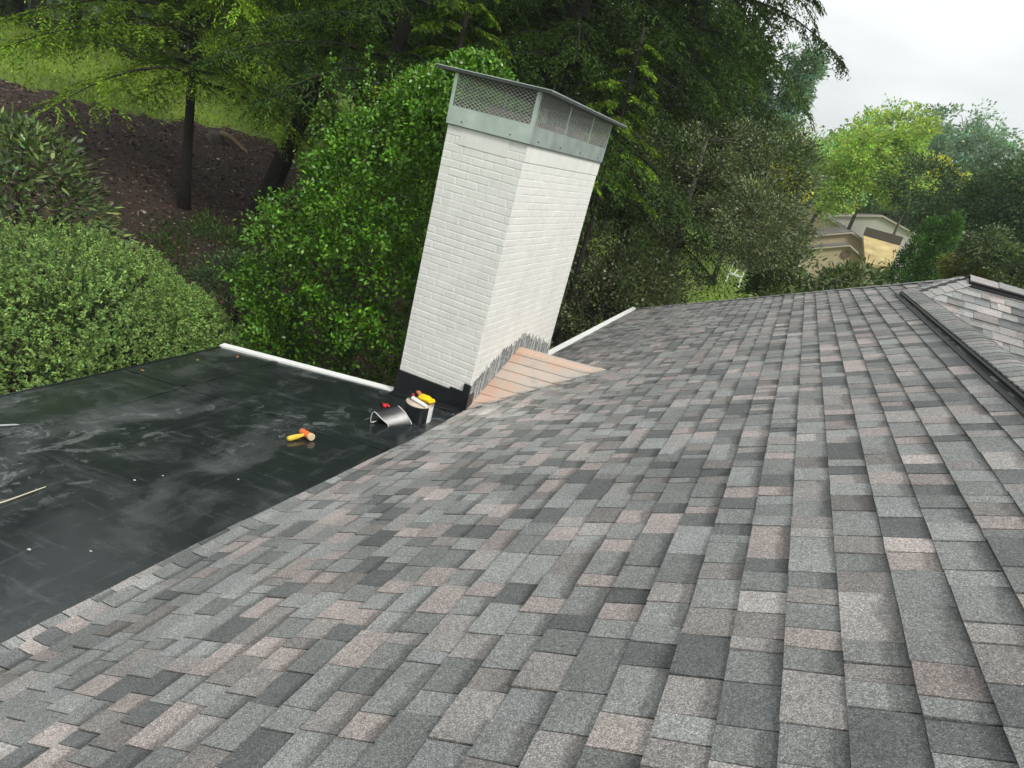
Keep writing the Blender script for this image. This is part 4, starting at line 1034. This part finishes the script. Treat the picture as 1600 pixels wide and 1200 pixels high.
mb = MB(); mb.prism([(D_[0] + .2, D_[1] + .3, g - .3), (C_[0] - .2, C_[1] + .3, g - .3), (B[0] - .2, B[1] - .2, g - .3), (A[0] + .2, A[1] - .2, g - .3)], (0, 0, min(C_[2], D_[2]) - g + .1)); mb.build('wall', stucco, nh)
mb = MB(); mb.prism([A + (0, .05, 0), B + (0, .05, 0), B + (0, .05, .55), A + (0, .05, .55)], (0, .4, 0)); mb.build('roof_top_shadow', plain('shadow_dark', (.10, .09, .08), .8), nh)  # dark strip stands in for the shadow along the ochre roof's top
o, g, ex, ey = frame_at(1262, 318, 62, R(-8))
h2 = empty('neighbour_house', (o[0], o[1], g), 'grey-roofed house half hidden behind the olive tree', 'house')
gable(h2, o, ex, ey, 3.5, 4.2, 1.3, 1.5, g - .3, 7); window(h2, o + ex * .3 + np.array([0, 0, -2.6]), ex, ey, 1.3, 1.4)
o, g, ex, ey = frame_at(1378, 338, 66, R(6))
h3 = empty('neighbour_house', (o[0], o[1], g), 'pale house with white trim under the lime green tree', 'house')
gable(h3, o, ex, ey, 5.0, 4.0, 1.3, 1.0, g - .3, 7, wall_m=plain('pale_siding', (.5, .48, .43), .7)); window(h3, o + ex * -3.2 + np.array([0, 0, -1.9]), ex, ey, 1.1, 1.1); window(h3, o + ex * .6 + np.array([0, 0, -2.2]), ex, ey, 1.5, 1.2)

# white garden chair on the lawn beyond the roof
gc = ground_at(1143, 446); ch = empty('garden_chair', tuple(gc), 'white wire garden chair on the bright lawn patch', 'chair')
def gt(name, *pts):
    b_ = MB(); b_.tube([gc + np.array(p) for p in pts], .030, 6); b_.build(name, M['white_trim'], ch)
for lx in (-.35, .35):
    for ly in (-.3, .3): gt('leg', (lx, ly, 0), (lx * .9, ly * .9, .55))
gt('seat_frame', (-.34, -.3, .55), (.34, -.3, .55), (.34, .3, .55), (-.34, .3, .55), (-.34, -.3, .55)); gt('backrest', (-.34, .3, .55), (-.30, .5, 1.15), (.30, .5, 1.15), (.34, .3, .55)); gt('backrest', (-.1, .3, .55), (.1, .5, 1.15))

# ---------------------------------------------------------------- tools and scraps on the low roof
def cyl(mb, c, r, z0, z1, n=28, tint=(1, 1, 1)): mb.tube([(c[0], c[1], z0), (c[0], c[1], z1)], r, n, tint)
rc_ = (-.235, -.52); zb = mz(rc_[0]) + .004
rl_ = empty('flashing_roll', (rc_[0], rc_[1], zb), 'upright roll of black rubber flashing with cream top and white backing', 'roll')
mb = MB(); cyl(mb, rc_, .128, zb, zb + .165); mb.build('rubber_body', M['rubber'], rl_)
mb = MB()
for r in np.linspace(.118, .03, 9):
    pts = [(rc_[0] + r * math.cos(a), rc_[1] + r * math.sin(a), zb + .1665) for a in np.linspace(0, 6.283, 25)]
    mb.tube(pts, .0056, 5, cap=False)
mb.build('roll_edge', plain('cream_backing_edge', (.55, .47, .38), .8), rl_)
mb = MB(); pts = []; a_ = np.linspace(-.30, 1.25, 14)
for h in (0, .172): pts += [(rc_[0] + .1315 * math.cos(a), rc_[1] + .1315 * math.sin(a), zb + h) for a in a_]
for h in (0, .172): pts += [(rc_[0] + .1345 * math.cos(a), rc_[1] + .1345 * math.sin(a), zb + h) for a in a_]
n = len(a_); mb.add(pts, [(i, i + 1, n + i + 1, n + i) for i in range(n - 1)] + [(2 * n + i + 1, 2 * n + i, 3 * n + i, 3 * n + i + 1) for i in range(n - 1)] + [(n + i, n + i + 1, 3 * n + i + 1, 3 * n + i) for i in range(n - 1)] + [(0, n, 3 * n, 2 * n), (n - 1, 3 * n - 1, 4 * n - 1, 2 * n - 1)]); mb.build('white_backing', plain('white_release_film', (.75, .76, .74), .5), rl_)
# bent offcut leaning against it
pL, pR = np.array([-.50, -.86, mz(-.50) + .004]), np.array([-.33, -.845, mz(-.33) + .004]); ext = np.array([.135, .16, .135 * TM])
up = np.array([0, 0, 1.]); prof = [pL + up * .012 + (.035, 0, 0), pL + up * .004 + (.008, 0, 0), pL + up * .03, pL + up * .095 + (.004, 0, 0), pL + up * .115 + (.022, 0, 0), pL + up * .108 + (.045, 0, 0), (pL + pR) / 2 + up * .062 + (.02, 0, 0), pR + up * .022, pR + up * .002 + (.012, 0, 0)]
top_prof = [p + ext + up * (.045 if 2 < i < 7 else .01) for i, p in enumerate(prof)]
oc = empty('flashing_offcut', tuple((pL + pR) / 2), 'bent black rubber offcut with white edges beside the roll', 'offcut')
mb = MB(); m_ = len(prof); vs = prof + top_prof + [p - up * .004 + (.003, 0, 0) for p in prof] + [p - up * .004 + (.003, 0, 0) for p in top_prof]
mb.add(vs, [(i, i + 1, m_ + i + 1, m_ + i) for i in range(m_ - 1)] + [(2 * m_ + i + 1, 2 * m_ + i, 3 * m_ + i, 3 * m_ + i + 1) for i in range(m_ - 1)]); ob = mb.build('rubber_sheet', M['rubber'], oc, smooth=True)
for pr_ in (prof, top_prof):
    mb = MB(); mb.tube(pr_, .0042, 5); mb.build('white_edge', M['rubber_edge'], oc)
# orange and yellow hand tool
yel = plain('yellow_plastic', (.75, .50, .05), .4, 0, .5, .1, 30); org = plain('orange_plastic', (.75, .16, .04), .4, 0, .5, .1, 30)
hd = empty('seam_hammer', (-.70, -1.52, mz(-.7)), 'yellow-handled mallet with orange head lying on the black membrane', 'mallet')
a = np.array([-.755, -1.63, mz(-.755) + .024]); b = np.array([-.700, -1.50, mz(-.70) + .034]); d = b - a
mb = MB(); mb.tube([a, a + d * .06, a + d * .2, a + d * .55, a + d * .85, b + d * .12], [.012, .020, .024, .022, .015, .013], 10); mb.build('handle', yel, hd, smooth=True)
q = np.array([.085, -.030, .085 * TM]); q /= np.linalg.norm(q); c0 = b + d * .16
mb = MB(); mb.tube([c0 - q * .075, c0 - q * .070, c0 + q * .045, c0 + q * .052], [.020, .027, .029, .026], 12); mb.build('head', org, hd)
mb = MB(); mb.tube([c0 + q * .0525, c0 + q * .056, c0 + q * .078, c0 + q * .082], [.026, .031, .031, .027], 12); mb.build('striking_face', plain('cream_rubber', (.66, .52, .33), .6), hd)
# red-handled snips
sn = empty('hand_snips', (-.66, -.40, mz(-.66)), 'red-handled black snips lying behind the bent offcut', 'snips')
a = np.array([-.60, -.47, mz(-.60) + .02]); b = np.array([-.72, -.37, mz(-.72) + .02]); mid = (a + b) / 2
mb = MB(); mb.tube([a, a * .8 + b * .2, mid], [.010, .019, .014], 9); mb.tube([a + (.02, .035, 0), (a + mid) / 2 + (.012, .03, 0), mid], [.009, .015, .012], 9); mb.build('handle', plain('red_grip', (.60, .02, .03), .4), sn, smooth=True)
mb = MB(); mb.tube([mid, mid * .5 + b * .5, b + (b - mid) * .3], [.015, .012, .004], 7); mb.build('blade', M['black_plastic'], sn, smooth=True)
# things on the roll
zt_ = zb + .176
gl = empty('work_glove', (rc_[0] + .02, rc_[1] + .03, zt_), 'crumpled bright yellow glove on top of the flashing roll', 'glove')
rgv = np.random.default_rng(3)
def blob(c, r, seed, n=14, m=9, amp=.16):
    rg_ = np.random.default_rng(seed); mb = MB(); vs = []; ph = rg_.uniform(0, 6, 6)
    for i in range(m + 1):
        th = math.pi * i / m
        for j in range(n):
            a = 2 * math.pi * j / n; k = 1 + amp * (math.sin(3 * a + ph[0] + 2 * th) * .6 + math.sin(5 * a + ph[1] - 3 * th) * .4 + .4 * math.sin(4 * th + ph[2]))
            vs.append((c[0] + r[0] * k * math.sin(th) * math.cos(a), c[1] + r[1] * k * math.sin(th) * math.sin(a), c[2] + r[2] * k * math.cos(th)))
    mb.add(vs, [(i * n + j, (i + 1) * n + j, (i + 1) * n + (j + 1) % n, i * n + (j + 1) % n) for i in range(m) for j in range(n)]); return mb
yg = plain('yellow_glove_knit', (.85, .55, .01), .7, 0, .3, .15, 60, .4)
blob((rc_[0] + .025, rc_[1] + .045, zt_ + .030), (.072, .050, .034), 5).build('palm', yg, gl, smooth=True)
for k in range(4):
    mb = MB(); p0 = np.array([rc_[0] + .06 + .004 * k, rc_[1] + .012 + .022 * k, zt_ + .024]); mb.tube([p0, p0 + (.025, -.006, .012), p0 + (.05, -.012 - .004 * k, .004)], [.013, .012, .009], 8); mb.build('finger', yg, gl, smooth=True)
mb = MB(); p0 = np.array([rc_[0] - .03, rc_[1] + .05, zt_ + .04]); mb.tube([p0, p0 + (-.03, .01, .016), p0 + (-.052, .012, .012)], [.020, .018, .014], 8); mb.build('cuff', plain('rust_cuff', (.5, .16, .07), .7), gl, smooth=True)
tb = empty('sealant_tube', (rc_[0], rc_[1] - .04, zt_), 'white sealant tube lying across the flashing roll', 'tube')
a = np.array([rc_[0] - .075, rc_[1] - .015, zt_ + .016]); b = np.array([rc_[0] + .105, rc_[1] - .060, zt_ + .012])
mb = MB(); mb.tube([a, a * .97 + b * .03, a * .2 + b * .8, b], [.015, .0175, .0175, .016], 12); mb.build('barrel', M['white_trim'], tb)
mb = MB(); mb.tube([a, a - (b - a) * .10, a - (b - a) * .22], [.017, .014, .006], 10); mb.build('nozzle', M['black_plastic'], tb)
br = empty('utility_knife', (rc_[0] - .08, rc_[1] + .04, zt_), 'dark red handled knife at the back of the flashing roll', 'knife')
mb = MB(); p0 = np.array([rc_[0] - .075, rc_[1] + .02, zt_ + .012]); mb.tube([p0, p0 + (-.03, .03, .004), p0 + (-.05, .055, .0)], [.012, .014, .010], 8); mb.build('handle', plain('dark_red_plastic', (.28, .05, .04), .5), br, smooth=True)
mb = MB(); p1 = p0 + (-.05, .055, 0); mb.tube([p1, p1 + (-.05, .05, .0)], [.006, .002], 6); mb.build('blade', M['black_plastic'], br)
# pale scraps, a stick and a strip
scrap_mat = plain('paper_scrap', (.5, .51, .49), .7)
rsx = np.random.default_rng(14)
def scrap(x, y, sz, lab):
    z = mz(x) + .006; pts = [(x + sz * math.cos(t) * rsx.uniform(.6, 1.1), y + sz * .7 * math.sin(t) * rsx.uniform(.5, 1.1), z + rsx.uniform(0, .002)) for t in np.linspace(0, 5.2, 6)]
    mb = MB(); mb.prism(pts, (0, 0, .002)); o = mb.build('paper_scrap', scrap_mat); return tag(o, lab, 'scrap', 'pale scraps on the low roof')
for x, y, sz in (np.array(q) * (1, 1, .65) for q in ((-.78, -3.60, .020), (-.52, -3.44, .014), (-.97, -2.60, .012), (-1.05, -2.75, .018), (-.55, -2.35, .016))):
    scrap(x, y, sz, 'small torn white scrap lying on the black membrane')
rdl = np.random.default_rng(19); leafm = plain('dry_brown_leaf', (.22, .12, .05), .7)
for (x, y) in ((-2.95, -1.15), (-2.88, -.55), (-2.7, -.18)):
    a = rdl.uniform(0, 6.28); e = np.array([math.cos(a), math.sin(a), math.cos(a) * TM]); f = np.array([-math.sin(a), math.cos(a), -math.sin(a) * TM]); c = np.array([x, y, mz(x) + .010]); L_ = rdl.uniform(.022, .036)
    mb = MB(); mb.prism([c - e * L_, c - e * L_ * .3 + f * L_ * .5 + (0, 0, .006), c + e * L_ * .5 + f * L_ * .4 + (0, 0, .009), c + e * L_ + (0, 0, .004), c + e * L_ * .4 - f * L_ * .45, c - e * L_ * .4 - f * L_ * .5], (0, 0, .0015))
    tag(mb.build('fallen_leaf', leafm), 'small dry brown leaf by the outer corner of the black membrane', 'leaf', 'dry leaves on the low roof')
mb = MB(); mb.tube([(-1.42, -3.62, mz(-1.42) + .01), (-1.37, -3.36, mz(-1.37) + .012), (-1.375, -3.12, mz(-1.37) + .010)], [.005, .0045, .003], 6); tag(mb.build('stick', plain('pale_wood', (.62, .56, .42), .7)), 'thin pale stick lying on the black membrane', 'stick')
mb = MB(); mb.prism([(-2.62, -2.80, mz(-2.62) + .010), (-2.58, -2.82, mz(-2.58) + .010), (-2.43, -2.62, mz(-2.43) + .011), (-2.46, -2.63, mz(-2.46) + .011)], (0, 0, .004)); tag(mb.build('membrane_strip', plain('grey_strip', (.4, .43, .44), .6)), 'short grey strip near the outer edge of the membrane', 'strip')

# ---------------------------------------------------------------- haze
hz = bpy.data.materials.new('haze_air'); hz.use_nodes = True; hn = hz.node_tree; hn.nodes.clear()
ho = hn.nodes.new('ShaderNodeOutputMaterial'); hv = hn.nodes.new('ShaderNodeVolumePrincipled')
hv.inputs['Color'].default_value = (.86, .93, .94, 1); hv.inputs['Density'].default_value = .0007; hv.inputs['Anisotropy'].default_value = .2
hn.links.new(hv.outputs[0], ho.inputs['Volume'])
mb = MB(); mb.box((-450, -330, -6), (450, 720, 26)); tag(mb.build('haze', hz), kind='stuff')
